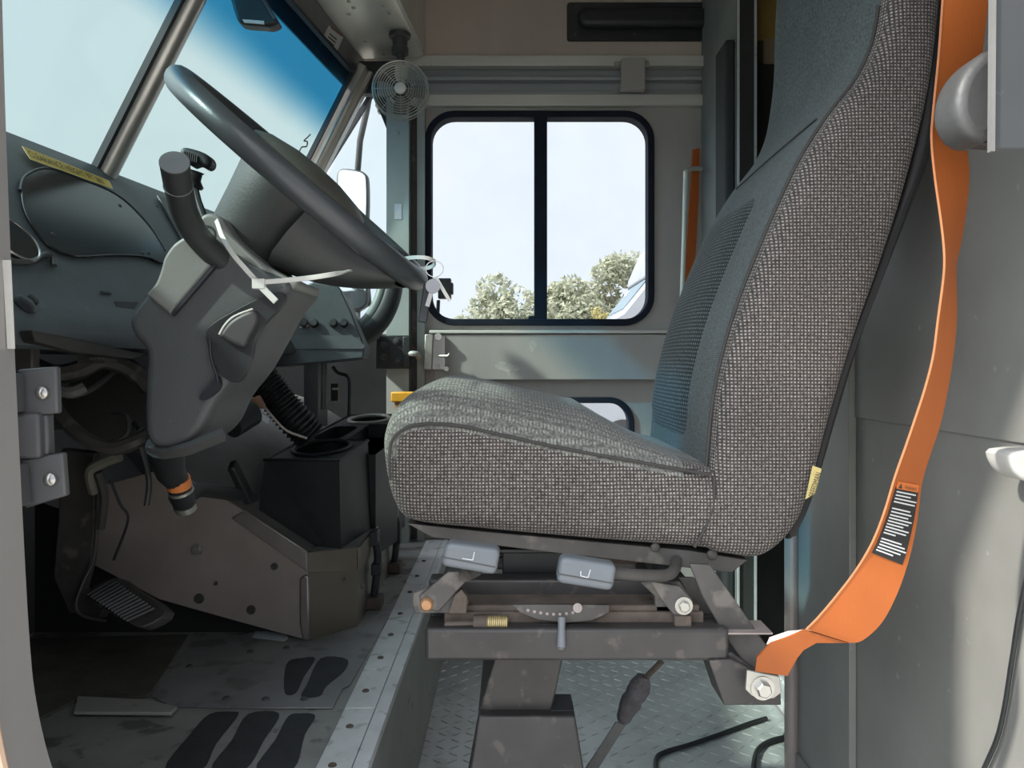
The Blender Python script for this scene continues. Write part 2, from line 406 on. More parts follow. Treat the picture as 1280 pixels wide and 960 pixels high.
M['dogtrim'] = mat('bare_metal_edge_trim', (.42, .38, .37), .35, .8, .15, 12)
M['cup'] = mat('scuffed_black_console_plastic', (.014, .016, .018), .55, 0, .35, 9, .1, 160, spec=.25)
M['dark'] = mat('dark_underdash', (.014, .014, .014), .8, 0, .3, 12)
M['cargo'] = mat('dark_cargo_lining', (.03, .03, .028), .8, 0, .2, 6)
M['hose'] = mat('black_ribbed_hose', (.016, .017, .018), .5, 0, .2, 40)
M['yellow'] = mat('yellow_bar_paint', (.60, .33, .025), .45, 0, .12, 20)
M['yellowbox'] = mat('dull_yellow_box', (.50, .35, .10), .6, 0, .2, 8)
M['beige'] = mat('beige_board', (.40, .34, .22), .7, 0, .08, 8)
M['ylabel'] = mat('yellow_sticker', (.62, .46, .08), .5, 0, .06, 30)
M['ink'] = mat('dark_print_ink', (.05, .045, .03), .6, 0, .05, 30)
M['greyink'] = mat('grey_print_ink', (.62, .62, .62), .6, 0, .05, 30)
M['label'] = mat('pale_sticker', (.60, .59, .56), .5, 0, .08, 40)
M['leverpad'] = mat('blue_grey_lever_plastic', (.145, .16, .178), .42, 0, .05, 20, .1, 200)
M['levermark'] = mat('pale_lever_marking', (.55, .56, .58), .5, 0, .02, 20)
M['orange'] = mat('orange_webbing', (.38, .095, .015), .65, 0, .07, 14, .08, 420, stretch=(1, 1, .15))
M['belthighlight'] = mat('webbing_edge_highlight', (.45, .17, .07), .7, 0, .06, 60)  # paler orange paints the highlight on the belt edge
M['blacklabel'] = mat('black_fabric_label', (.018, .017, .018), .7, 0, .1, 60)
M['orangeprint'] = mat('orange_warning_print', (.62, .16, .03), .6, 0, .05, 30)
M['belthouse'] = mat('grey_belt_guide_plastic', (.06, .06, .06), .5, 0, .12, 14, .2, 200)
M['tagfab'] = mat('woven_yellow_tag', (.55, .45, .18), .85, 0, .12, 200)
M['seatshell'] = mat('black_seat_shell', (.014, .014, .015), .6, 0, .2, 20)
M['tweed'] = weave('brown_grey_tweed', (.070, .062, .058), (.34, .305, .28), .0045, lo=-.5, hi=.5)
M['tweed2'] = weave('dark_teal_weave', (.022, .03, .031), (.17, .205, .205), .0062, pv=1.0)
M['tweedtop'] = weave('pale_ribbed_tweed', (.17, .168, .155), (.29, .29, .265), .0048, lo=-.6, hi=.4, pv=3.0)
M['cloth'] = weave('grey_teal_cloth', (.075, .092, .092), (.15, .175, .172), .003, bump=.25)
M['seam'] = mat('dark_seam_thread', (.05, .047, .045), .9, 0, .1, 40)
M['scuff'] = mat('pale_scuff', (.50, .48, .45), .5, .1, .2, 60)
M['velcro'] = mat('grey_fuzzy_strap', (.13, .12, .13), .9, 0, .3, 60, .8, 200)
M['strapgrey'] = mat('grey_nylon_strap', (.19, .19, .19), .8, 0, .1, 60)
M['mirrorface'] = mat('mirror_glass', (.62, .65, .66), .03, 1, .01, 5)
M['vanwhite'] = mat('white_van_paint', (.27, .28, .30), .3, 0, .03, 3, coat=.3)
M['vanglass'] = mat('van_windshield_glass', (.13, .18, .21), .25, 0, .1, 2, spec=.12)
M['ground'] = mat('pale_gravel_lot', (.25, .235, .21), .9, 0, .12, .8, .3, 9)
M['reflector'] = mat('pale_bounce_slab', (.52, .50, .46), .9, 0, .08, 2, .2, 9)  # for the unseen ground slab added to bounce light into the cab
M['bark'] = mat('grey_brown_bark', (.20, .16, .11), .9, 0, .2, 6)
M['carblue'] = mat('blue_car_paint', (.16, .34, .55), .3, 0, .05, 3, coat=.4)
M['cargreen'] = mat('green_car_paint', (.10, .42, .34), .35, 0, .05, 3, coat=.4)
M['tyre'] = mat('tyre_rubber', (.02, .02, .02), .8, 0, .1, 20)
M['fanmetal'] = mat('fan_wire_grey', (.40, .39, .35), .4, .5, .1, 30)
M['fanblade'] = mat('fan_blade_grey', (.22, .22, .20), .4, .3, .1, 20)
M['fanpale'] = mat('fan_blade_pale', (.62, .58, .45), .4, .3, .1, 20)
M['rod'] = mat('pale_painted_rod', (.62, .66, .60), .35, .2, .06, 20)
M['redlead'] = mat('orange_cable_sleeve', (.70, .22, .06), .5, 0, .1, 30)
M['glasswin'] = glass('door_window_glass', (.965, .975, .985), .02)
M['glassshield'] = glass('windshield_glass', (.785, .868, .85), .012, (.68, .82, (.16, .46, .61)))
M['glassq'] = glass('quarter_glass', (.90, .945, .95), .02)
def leafmat(name, a, b):
    m, nt, out = newmat(name); L = nt.links.new
    g = node(nt, 'ShaderNodeNewGeometry'); mx = node(nt, 'ShaderNodeMix', data_type='RGBA'); mx.inputs['A'].default_value = c4(a); mx.inputs['B'].default_value = c4(b); L(g.outputs['Random Per Island'], mx.inputs['Factor'])
    d = node(nt, 'ShaderNodeBsdfDiffuse'); t = node(nt, 'ShaderNodeBsdfTranslucent'); L(mx.outputs['Result'], d.inputs['Color']); L(mx.outputs['Result'], t.inputs['Color'])
    s = node(nt, 'ShaderNodeMixShader'); s.inputs[0].default_value = .45; L(d.outputs[0], s.inputs[1]); L(t.outputs[0], s.inputs[2]); L(s.outputs[0], out.inputs['Surface']); return m
M['leaf'] = leafmat('pale_olive_leaves', (.27, .29, .20), (.48, .48, .37))
M['leafyellow'] = leafmat('yellowing_leaves', (.42, .37, .15), (.55, .49, .26))
# ------------------------------------------------------------------ the setting
def wallhole(mb, X0, X1, Z0, Z1, h, y0, y1):
    x0, x1, z0, z1, r = h; n = 6; inner = rrect(x0, x1, z0, z1, r, n); outer = []
    for c, (cx, cz) in enumerate(((X1, Z1), (X0, Z1), (X0, Z0), (X1, Z0))):
        for k in range(n + 1):
            ix, iz = inner[c * (n + 1) + k]
            if k == n // 2: outer.append((cx, cz))
            else:
                onx = (k < n // 2) if c % 2 == 0 else (k > n // 2)
                outer.append((cx, iz) if onx else (ix, cz))
    mb.ringprism([Q(x, y0, z) for x, z in outer], [Q(x, y0, z) for x, z in inner], (0, y1 - y0, 0))
def ringframe(mb, h, w, y0, y1, n=8):
    x0, x1, z0, z1, r = h
    mb.ringprism([Q(x, y0, z) for x, z in rrect(x0, x1, z0, z1, r, n)], [Q(x, y0, z) for x, z in rrect(x0 + w, x1 - w, z0 + w, z1 - w, max(.004, r - w), n)], (0, y1 - y0, 0))

# floors
m = MB(); m.box(-.213, .70, .60, 2.62, -.95, -.91)
floor = struct('floor', m, M['tread'], 'grey aluminium tread plate floor under the driver seat', 'floor')
m = MB()
def lug(cx, cy, ang, L=.030, W=.0065, H=.0016):
    a = V((cos(ang), sin(ang), 0)); b = V((-sin(ang), cos(ang), 0)); c = Q(cx, cy, -.9099); up = V((0, 0, H))
    m.add([c - a * L / 2, c - a * L * .22 - b * W / 2, c + a * L * .22 - b * W / 2, c + a * L / 2, c + a * L * .22 + b * W / 2, c - a * L * .22 + b * W / 2, c - a * L * .26 + up, c + a * L * .26 + up],
          [(0, 1, 6), (1, 2, 7, 6), (2, 3, 7), (3, 4, 7), (4, 5, 6, 7), (5, 0, 6)])
pit = .034
for i in range(27):
    for j in range(52):
        x = -.205 + i * pit; y = .95 + j * pit * .95
        if x < .70 and y < 2.60: lug(x, y, radians(38) if (i + j) % 2 else radians(-38))
obj('tread_lugs', m, M['tread'], floor, smooth=20)
m = MB(); m.box(-1.35, -.213, .60, 2.62, -.63, -.59)
f2 = struct('floor', m, M['cabfloor'], 'dusty dark metal floor of the driver footwell', 'floor')
m = MB(); m.box(.70, 3.2, .60, 2.62, -.90, -.87)
for k in range(5): m.box(.74 + k * .07, .785 + k * .07, .60, 2.62, -.872, -.862)
struct('floor', m, M['strip'], 'ribbed cargo floor coloured pale as if lit, seen through the bulkhead doorway', 'floor')  # bright metal colour stands in for light falling on this floor
m = MB(); m.box(-.219, -.211, .60, 2.6, -.91, -.595)
for y in (1.35, 1.62, 1.9, 2.2):
    m.screw(Q(-.211, y, -.72), (1, 0, 0), .006); m.screw(Q(-.211, y + .05, -.84), (1, 0, 0), .006)
struct('trim_1', m, M['riser'], 'grey upright riser between footwell floor and tread plate', 'trim')
m = MB()
for (a, b) in ((.62, 1.305), (1.308, 1.47), (1.473, 2.56)): m.box(-.285, -.233, a, b, -.59, -.5855)
m.box(-.2315, -.209, .62, 2.56, -.60, -.5845)
st = struct('trim_2', m, M['strip'], 'bright aluminium edge strip with dark screws along the step', 'trim', bevel=.001)
for y in (1.12, 1.24, 1.375, 1.53, 1.66, 1.80, 1.97, 2.12, 2.28):
    m = MB(); m.screw(Q(-.262, y, -.5855), (0, 0, 1), .0065); obj('edge_screw', m, M['rust'], st)
# floor plates, grip tape, scraps
m = MB()
def fl(u, v, z=-.589): return onfloor(u, v, z + EYE)
m.prism([fl(190, 872), fl(240, 803), fl(300, 797), fl(385, 806), fl(450, 788), fl(500, 745), fl(462, 815), fl(437, 858), fl(428, 862), fl(416, 886), fl(330, 886), fl(215, 884)], (0, 0, .002))
fp = tag(obj('floor_plate', m, mat('blue_grey_floor_plate', (.30, .305, .31), .45, .4, .22, 6, .1, 60, spots=.5, sc=(.12, .115, .11), sscale=14, slo=.56), bevel=.0006), 'blue grey metal floor plate screwed down beside the engine cover', 'floor plate')
for u, v in ((237, 833), (313, 815), (358, 810), (283, 873), (332, 874), (380, 874)):
    m = MB(); m.screw(fl(u, v, -.587), (0, 0, 1), .007); obj('plate_screw', m, M['belthouse'], fp)
tapes = [([(356, 838), (362, 826), (376, 823), (394, 823), (380, 846), (370, 866), (356, 866)], 'upper worn black grip tape patch on the plate nearest the engine cover'),
         ([(401, 823), (433, 824), (431, 838), (408, 858), (400, 870), (377, 871), (384, 855)], 'upper worn black grip tape patch nearest the bright edge strip'),
         ([(292, 890), (262, 893), (236, 920), (206, 962), (252, 962), (270, 930), (297, 895)], 'lowest left black grip tape strip on the footwell floor'),
         ([(310, 893), (349, 892), (330, 925), (306, 962), (264, 962), (290, 925)], 'middle one of the three lower black grip tape strips'),
         ([(360, 896), (376, 892), (394, 895), (381, 918), (366, 962), (320, 962), (344, 925)], 'lower black grip tape strip closest to the bright edge strip')]
for k, (p, l) in enumerate(tapes):
    m = MB(); m.prism(catmull([fl(u, v, -.5868 if k < 2 else -.5888) for u, v in p], 4), (0, 0, .0006))
    tag(obj('grip_tape', m, M['tape']), l, 'grip tape', 'grip tape on the footwell floor')
m = MB(); m.prism([fl(-60, 985), fl(20, 800), fl(235, 795), fl(186, 872), fl(94, 878), fl(40, 905)], (0, 0, .004))
tag(obj('floor_mat', m, M['mat'], bevel=.001), 'dark dirty rubber mat in front of the brake pedal', 'floor mat')
m = MB(); m.prism([fl(97, 874, -.585), fl(182, 878, -.585), fl(222, 887, -.585), fl(214, 895, -.585), fl(92, 894, -.585)], (0, 0, .006))
tag(obj('floor_batten', m, M['riser'], bevel=.0015), 'flat grey metal batten lying across the dark footwell floor', 'batten')
m = MB(); m.prism(catmull([fl(317, 802), fl(322, 786), fl(330, 789), fl(352, 793), fl(360, 797), fl(352, 802)], 3), (0, 0, .0015))
tag(obj('paper_scrap', m, M['paper']), 'small pale blue paper scrap on floor under engine cover edge', 'paper')

# passenger side wall: upper panel, rails, front quarter
Y = 2.6
m = MB(); m.box(-.56, .66, Y, Y + .05, 1.02, 1.36)
for x in (-.16, .06): m.box(x, x + .006, Y - .002, Y, 1.03, 1.34)
struct('wall_right', m, M['upper'], 'brown grey upper wall panel above the passenger door', 'wall')
m = MB(); m.box(-.46, .64, 2.565, Y, .996, 1.031)
for u in (531, 540, 800): m.screw(P(u, 80, 2.565), (0, -1, 0), .006)
struct('trim_3', m, M['rail'], 'upper pale aluminium rail over the sliding passenger door', 'trim', bevel=.002)
m = MB(); m.box(-.46, .66, 2.62, 2.65, .86, 1.03); m.box(-.40, .64, 2.585, 2.62, .956, .968); m.box(-.40, .64, 2.60, 2.62, .90, .925)
struct('trim_4', m, M['railgrey'], 'blue grey door track channel between the two rails', 'trim', bevel=.002)
m = MB(); m.box(-.46, .64, 2.575, 2.65, .866, .905)
struct('trim_5', m, M['rail'], 'lower pale aluminium rail just above the door window', 'trim', bevel=.002)
m = MB(); m.box(-.414, -.34, 2.53, 2.64, -.91, .90)
m.bolt(P(497, 166, 2.53), (0, -1, 0), .006); m.bolt(P(500, 314, 2.53), (0, -1, 0), .005)
m.box(-.318, -.292, 2.57, 2.64, -.91, .90)
m.box(-.34, -.318, 2.60, 2.64, -.91, .90)
pl = struct('trim_6', m, M['pillar'], 'grey green upright post left of the passenger door window', 'trim', bevel=.003)
m = MB(); m.box(-.338, -.320, 2.59, 2.60, -.91, .90)
obj('post_channel', m, M['blacksteel2'], pl)
m = MB(); m.box(-1.4, -.414, 2.57, 2.64, -.91, .105)
struct('wall_right', m, mat('kick_panel_black', (.022, .024, .026), .8, 0, .2, 8, spec=.15), 'black side panel below the front quarter window', 'wall')
m = MB(); m.prism([P(440, 418, 2.56), P(486, 418, 2.56), P(486, 399, 2.56), P(470, 399, 2.56), P(452, 405, 2.56)], (0, .02, 0))
struct('trim_7', m, M['rail'], 'pale metal sill at the bottom corner of the quarter window', 'trim')
# window 2: front quarter light
w2 = sthing('window_2', 'tall quarter window between windshield post and door post', 'window', P(440, 300, 2.6))
m = MB(); m.prism([P(330, 420, 2.62), P(487, 420, 2.62), P(487, 110, 2.62), P(455, 110, 2.62)], (0, .006, 0))
obj('glass_pane', m, M['glassq'], w2)
m = MB(); m.bar(P(466, 116, 2.59), P(340, 318, 2.59), .014, .02, (0, 1, 0)); m.prism([P(452, 108, 2.55), P(486, 108, 2.55), P(486, 168, 2.55), P(467, 121, 2.55)], (0, .02, 0))
obj('rubber_seal', m, M['rubber'], w2)
# ceiling, header, overhead console
m = MB(); m.prism([Q(-.83, .58, 1.32), Q(3.2, .58, 1.32), Q(3.2, 2.66, 1.32), Q(-.585, 2.66, 1.32)], (0, 0, .04))
struct('ceiling', m, M['ceil'], 'metal van roof over the cab', 'ceiling')
def W(d, s, off=0.0):     # point of the windshield plane at depth d, s up the rake, off = inwards
    t = 2.45 - d; p = Q(-.773 - .125 * t + .276 * s, d, .398 + .546 * s)
    return p + V((.886, 0, -.45)) * off
def sweepx(x, d): return x - .125 * (2.45 - d)
m = MB()
far, near = 2.57, .60
sec = [(-.553, .905), (-.528, .925), (-.510, 1.015), (-.510, 1.33), (-.62, 1.33), (-.62, .97)]
m.prism([Q(sweepx(x, far), far, z) for x, z in sec], V((-.125 * (far - near), near - far, 0)))
struct('trim_8', m, M['header'], 'dark header panel above the tinted windshield band', 'trim')
m = MB()
sec = [(-.512, 1.015), (-.305, 1.022), (-.292, 1.03), (-.292, 1.325), (-.512, 1.325)]
m.prism([Q(x, 2.56, z) for x, z in sec], V((-.16, -1.9, 0)))
con = tag(obj('overhead_console', m, M['ceil'], bevel=.004), 'grey aluminium overhead box with rivets above the windshield header', 'overhead box')
m = MB()
for u, v in ((436, 2), (442, 10), (436, 18), (480, 8), (487, 17), (457, 52), (486, 37), (503, 50), (479, 68)):
    m = MB(); z = 1.0165; d = z * 960 / (455 - v); m.screw(Q((u - 640) / 960 * d, d, z), (0, 0, -1), .006); obj('rivet', m, M['zinc'], con)
m = MB(); m.bar(Q(-.299, 2.52, 1.034), Q(-.45, .72, 1.034), .018, .012, (0, 0, 1)); obj('edge_bead', m, M['rail'], con, bevel=.003)

# windshield
w1 = sthing('window_1', 'raked two pane windshield with blue shade band and metal post', 'window', W(1.6, 0))
m = MB(); m.prism([W(.62, 0), W(2.42, 0), W(2.42, .965), W(.62, .965)], V((-.886, 0, .45)) * .006)
obj('glass_pane', m, M['glassshield'], w1)
h = V((-.125, -1, 0)).normalized()
m = MB()
d0 = 1.632
m.tube([W(d0, -.02, .004), W(d0, 1.02, .004)], .026, 20, flat=(0, 1, 0))
obj('center_post', m, M['alu'], w1)
m = MB(); m.bar(W(d0 - .030, -.02, .004), W(d0 - .030, 1.02, .004), .014, .014, (0, 1, 0)); m.bar(W(d0 + .027, -.02, .0), W(d0 + .027, 1.02, .0), .006, .010, (0, 1, 0))
obj('rubber_seal', m, M['rubber'], w1)
m = MB(); m.bar(W(2.475, -.05, .012), W(2.475, 1.03, .012), .030, .07, (0, 1, 0)); m.bar(W(2.50, -.05, .03), W(2.50, 1.03, .03), .02, .04, (0, 1, 0))
obj('side_post', m, M['alu'], w1, bevel=.004)
m = MB(); m.bar(W(2.425, -.02, .006), W(2.425, 1.0, .006), .014, .012, (0, 1, 0)); m.bar(W(.62, .965, .006), W(2.43, .965, .006), .014, .010, (0, 0, 1)); m.bar(W(.62, .0, .004), W(2.43, .0, .004), .012, .010, (0, 0, 1))
obj('rubber_seal', m, M['rubber'], w1)
m = MB()
sq = [P(u, v, 2.30) for u, v in ((374, 190), (376, 185), (382, 182), (384, 176), (380, 174), (377, 180), (380, 188), (386, 172), (388, 166))]
def onshield(u, v):
    a = P(u, v, 1.0) - P(640, 455, 0); o = P(640, 455, 0); n = V((.886, .1, -.45)); n = (W(1, 1) - W(1, 0)).cross(h)
    return o + a * ((W(1.5, .5, .003) - o).dot(n) / a.dot(n))
m.tube(catmull([onshield(u, v) for u, v in ((374, 190), (377, 184), (383, 183), (384, 177), (380, 176), (384, 172), (388, 168))], 4, False), .0022, 6)
obj('scribble_mark', m, M['ink'], w1)

# sliding passenger door
dr = sthing('door_1', 'grey sliding passenger door with a two pane upper window', 'door', Q(.16, Y, -.9))
m = MB()
WH = (-.276, .467, .146, .838, .085)
wallhole(m, -.292, .66, .108, .868, WH, 2.60, 2.63)
m.box(-.292, .66, 2.60, 2.63, -.054, .108)
LH = (-.22, .400, -.55, -.125, .07)
wallhole(m, -.292, .66, -.91, -.054, LH, 2.60, 2.63)
for u, v in ((577, 410), (625, 411), (674, 411), (723, 411), (773, 411), (819, 303), (819, 365), (571, 481), (622, 481), (634, 482), (674, 482), (583, 481)):
    m.screw(P(u, v, 2.60), (0, -1, 0), .004)
obj('door_panel', m, M['wall'], dr)
m = MB(); m.box(-.262, .60, 2.558, 2.60, -.054, .100); obj('door_rib', m, M['wall'], dr, bevel=.004)
m = MB(); m.box(-.275, .60, 2.552, 2.60, .1015, .112); obj('rib_lit_edge', m, M['rail'], dr, bevel=.002)  # paler strip paints the lit upper edge of the rib
m = MB(); ringframe(m, (-.294, .480, .130, .854, .10), .022, 2.585, 2.645)
m.box((668 - 640) / F * 2.59, (684 - 640) / F * 2.59, 2.588, 2.64, .148, .838)
m.box(.055, .078, 2.586, 2.60, .150, .162)
wf = obj('window_frame', m, M['winframe'], dr, bevel=.003)
m = MB(); m.box(-.275, .10, 2.615, 2.619, .15, .835); obj('glass_pane', m, M['glasswin'], wf)
m = MB(); m.box(.11, .465, 2.628, 2.632, .15, .835); obj('glass_pane', m, M['glasswin'], wf)
m = MB(); ringframe(m, (-.235, .413, -.565, -.112, .085), .02, 2.588, 2.645); lf = obj('lower_window_frame', m, M['winframe'], dr, bevel=.003)
m = MB(); m.box(-.22, .40, 2.618, 2.622, -.55, -.125); obj('glass_pane', m, M['glasswin'], lf)
m = MB(); m.prism(catmull([P(u, v, 2.5578) for u, v in ((618, 456), (628, 452), (640, 456), (652, 458), (646, 464), (638, 463), (636, 470), (632, 464), (622, 461))], 3), (0, .0006, 0)); obj('scuff_mark', m, M['scuff'], dr)
m = MB(); m.prism(catmull([P(u, v, 2.5578) for u, v in ((662, 428), (672, 424), (670, 434), (664, 440))], 3), (0, .0006, 0)); obj('scuff_mark', m, M['scuff'], dr)
m = MB(); m.prism([P(831, 423, 2.56), P(840, 423, 2.56), P(842, 436, 2.56), P(835, 440, 2.56)], (0, .04, 0)); obj('door_stop', m, M['rubber'], dr, bevel=.003)
# door latch
lt = thing('door_latch', 'pale metal latch mechanism at the front edge of passenger door', 'latch', P(545, 445, 2.55))
m = MB(); m.bar(P(537, 418, 2.53), P(535, 462, 2.53), .028, .03); obj('latch_bar', m, M['zinc'], lt, bevel=.003)
m = MB(); m.obox(P(549, 441, 2.555), (.021, 0, 0), (0, .015, 0), (0, 0, .055)); m.cyl(P(548, 421, 2.52), P(548, 421, 2.56), .012, 14); m.bolt(P(547, 458, 2.535), (0, -1, 0), .006); obj('latch_case', m, M['chrome'], lt, bevel=.002)
m = MB(); m.tube([P(548, 445, 2.53), P(560, 445, 2.52), P(562, 442, 2.52)], .004, 8); obj('latch_pin', m, M['zinc'], lt); m = MB(); m.cyl(P(558, 461, 2.55), P(558, 461, 2.52), .008, 12); obj('latch_pin', m, M['zinc'], lt)
m = MB(); m.obox(P(541, 470, 2.56), (.006, 0, 0), (0, .01, 0), (0, 0, .02)); obj('latch_foot', m, M['pole'], lt)
# black striker bracket
sb = thing('striker_bracket', 'black bolted striker plate on the post left of door latch', 'bracket', P(492, 440, 2.5))
m = MB(); m.obox(P(492, 440, 2.515), (.056, 0, 0), (0, .010, 0), (0, 0, .054)); m.obox(P(509, 440, 2.50), (.012, 0, 0), (0, .02, 0), (0, 0, .05)); obj('plate', m, M['black'], sb, bevel=.003)
for u, v in ((480, 431), (496, 426), (480, 446), (498, 451)):
    m = MB(); m.bolt(P(u, v, 2.504), (0, -1, 0), .0085, .008); obj('bolt', m, M['belthouse'], sb)
m = MB(); m.tube(catmull([P(511, 442, 2.49), P(517, 442, 2.48), P(522, 443, 2.49), P(523, 447, 2.51)], 3, False), .009, 8); obj('striker_hook', m, M['white'], sb)
# door bracket on the track
rb = thing('track_bracket', 'grey stop bracket bolted on the door track above window', 'bracket', P(790, 95, 2.55))
m = MB(); m.obox(P(791, 94, 2.55), (.040, 0, 0), (0, .014, 0), (0, 0, .052)); m.prism([P(768, 82, 2.56), P(811, 82, 2.56), P(811, 76, 2.56), P(768, 76, 2.56)], (0, .01, 0)); obj('plate', m, M['wall'], rb, bevel=.003)
for u, v, dd in ((772, 81, 2.556), (809, 81, 2.556), (771, 114, 2.60), (805, 114, 2.60), (828, 118, 2.615)):
    m = MB(); m.bolt(P(u, v, dd), (0, -1, 0), .006); obj('bolt', m, M['zinc'], rb)
# black recessed pull panel
vp = thing('recessed_panel', 'long black plastic recessed panel on the wall above rails', 'panel', P(800, 25, 2.58))
m = MB(); x0, x1 = (709 - 640) / F * 2.58, .66; z0, z1 = (455 - 49) / F * 2.58, (455 - 2) / F * 2.58
m.prism([Q(x, 2.585, z) for x, z in rrect(x0, x1, z0, z1, .01)], (0, .015, 0)); obj('plate', m, M['black'], vp, bevel=.003)
m = MB(); pillow(m, rrect(x0 + .036, x1 + .02, z0 + .034, z1 - .026, .03), 2.555, 2.59, .02, 4); obj('bulge', m, M['black'], vp)
for u, v in ((720, 8), (793, 8), (720, 43), (793, 43)):
    m = MB(); m.screw(P(u, v, 2.583), (0, -1, 0), .005); obj('screw', m, M['belthouse'], vp)

# bulkhead behind the seat
m = MB(); m.box(.64, .68, 2.19, 2.60, -.91, 1.32)
struct('wall_back', m, M['bulkfar'], 'textured grey bulkhead column right of the passenger door', 'wall', bevel=.004)
m = MB(); m.box(.640, .690, 2.176, 2.19, -.91, 1.32)
t = struct('trim_9', m, mat('dark_jamb', (.045, .047, .045), .5, .1, .15, 8), 'dark narrow doorway jamb with pale edges', 'trim')
m = MB(); m.box(.638, .643, 2.170, 2.178, -.91, 1.32); m.box(.686, .692, 2.170, 2.178, -.91, 1.32); obj('jamb_edge', m, M['strip'], t)
m = MB(); m.box(.612, .64, 2.20, 2.315, -.91, .932); tag(obj('edge_pad', m, mat('dark_pad', (.035, .04, .04), .8, 0, .15, 10, .3, 100), bevel=.008), 'tall dark padded strip on the grey bulkhead column', 'pad')
m = MB(); m.box(.642, .68, .60, 1.75, -.91, 1.32); m.box(.642, .68, 1.75, 2.19, 1.2, 1.32)
m.box(.628, .642, 1.43, 1.535, -.91, 1.32); m.box(.634, .642, .60, 1.75, -.905, -.87)
m.box(.638, .642, .62, 1.43, -.100, 1.32)
struct('wall_back', m, M['bulk'], 'scuffed grey metal bulkhead panel behind the driver seat', 'wall', bevel=.003)
m = MB(); m.cyl(Q(.632, 1.735, -.91), Q(.632, 1.735, 1.32), .016, 20); m.box(.64, .68, 1.745, 1.758, -.91, 1.32)
struct('trim_10', m, M['pole'], 'round grey tube at the edge of the bulkhead doorway', 'trim')
# cargo space shell
m = MB(); m.box(.66, 3.2, 2.60, 2.66, -.91, 1.36); struct('wall_right', m, M['cargo'], 'dark side wall of the cargo space', 'wall')
m = MB(); m.box(3.2, 3.25, .58, 2.66, -.91, 1.36); struct('wall_back', m, M['cargo'], 'dark rear end of the cargo space', 'wall')
m = MB(); m.box(.66, 3.2, .56, .62, -.95, 1.36); struct('wall_left', m, M['cargo'], 'driver side wall of the cargo space', 'wall')
m = MB(); m.box(-.83, .70, .56, .62, .72, 1.36); struct('wall_left', m, M['wall'], 'body side above the open driver door', 'wall')
m = MB(); m.box(-1.5, -.432, .60, .64, -.95, .30); m.box(-.95, -.432, .60, .64, .30, .98)
struct('wall_left', m, M['wall'], 'body side ahead of the open driver door', 'wall')
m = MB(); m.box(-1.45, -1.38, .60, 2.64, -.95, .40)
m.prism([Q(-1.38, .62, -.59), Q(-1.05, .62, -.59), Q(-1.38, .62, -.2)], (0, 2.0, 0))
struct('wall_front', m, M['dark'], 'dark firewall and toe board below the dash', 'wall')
# near door post on the far left of the view
d = .60
pr = catmull([P(2, -25, d), P(8, 180, d), P(18, 430, d), P(28, 640, d), P(37, 800, d), P(46, 880, d), P(66, 962, d), P(100, 1040, d)], 5, False)
pl_ = [V((p.x - .030, p.y, p.z)) for p in pr]
m = MB()
for i in range(len(pr) - 1):
    a, b, c, e = pl_[i], pr[i], pr[i + 1], pl_[i + 1]; dy = V((0, -.045, 0)); m.hexa([a, b, b + dy, a + dy, e, c, c + dy, e + dy])
jm = struct('trim_11', m, mat('grey_door_post', (.36, .345, .335), .42, .35, .05, 5), 'grey metal front post of the open driver door', 'trim', smooth=60)
m = MB(); m.tube([p + V((.029, -.047, 0)) for p in pl_], .004, 8); obj('post_edge', m, mat('tan_reflection', (.62, .42, .30), .5, 0, .1, 10), jm)  # tan bead paints the orange reflection along the post
lab = MB(); a, b, c, e = P(3, 325, .59), P(13, 325, .59), P(18, 436, .59), P(9, 436, .59); lab.prism([a, b, c, e], (0, .001, 0))
lo = obj('warning_label', lab, M['label'], jm); lo['label'] = 'narrow white sticker'
m = MB()
for v0, v1 in ((333, 350), (356, 378), (383, 396), (402, 410), (414, 430)):
    f = (v0 - 325) / 111; g = (v1 - 325) / 111; m.bar(P(8 + 6 * f, v0, .5975), P(8 + 6 * g, v1, .5975), .0012, .0006)
obj('label_print', m, M['greyink'], jm)
# ------------------------------------------------------------------ driver seat
def O(pts, d): return [((u - 640) / F * d, (455 - v) / F * d) for u, v in pts]
def sm2(pts, per=5, sharp=()): return [(p.x, p.z) for p in catmull([V((x, 0, z)) for x, z in pts], per, True, sharp)]
D0, D1 = 1.0, 1.49
seat = thing('driver_seat', 'high backed brown and teal fabric driver seat on a black steel pedestal', 'seat', Q(.1, 1.25, -.91))
cp = O([(512, 655), (488, 628), (480, 590), (481, 555), (493, 534), (520, 524), (570, 525), (640, 540), (720, 557), (800, 571), (893, 588), (940, 600), (960, 640), (930, 690), (860, 688), (720, 677), (600, 666)], D0)
cush = sm2(cp, 5)
xmin, xmax = -.17, .27
def crown(x, z, t):
    if z < -.16 and x > -.12: return (0, 0)
    w = max(0, min(1, (z + .17) / .06)); e = max(0, min(1, 1 - (2 * t - 1) ** 4)) * w
    fx = max(0, min(1, (x + .17) / .10)); bx = max(0, min(1, (.24 - x) / .14))
    return (-.012 * e * (1 - fx), e * (.046 * min(1, fx + .3) * bx + .006))
m = MB()
pillow(m, cush, D0, D1, .035, 6, .006, crown, matf=lambda i, j, n, y: 0 if (y < D0 + .005 or y > D1 - .005 or (y < D0 + .06 and cush[i][1] < -.13)) else 1, ymid=12)
cu = obj('cushion', m, [M['tweed'], M['tweedtop']], seat, smooth=70)
m = MB()
def seam(pts2, y, r=.0022, dx=0, dz=0):
    m.tube([Q(x + dx, y, z + dz) for x, z in pts2], r, 6)
seam([(p.x, p.z) for p in catmull([V((x, 0, z)) for x, z in O([(487, 600), (487, 560), (498, 541), (522, 531), (570, 532), (640, 547), (720, 564), (800, 578), (888, 594)], D0)], 5, False)], D0 + .004)
obj('piping', m, M['seam'], cu)
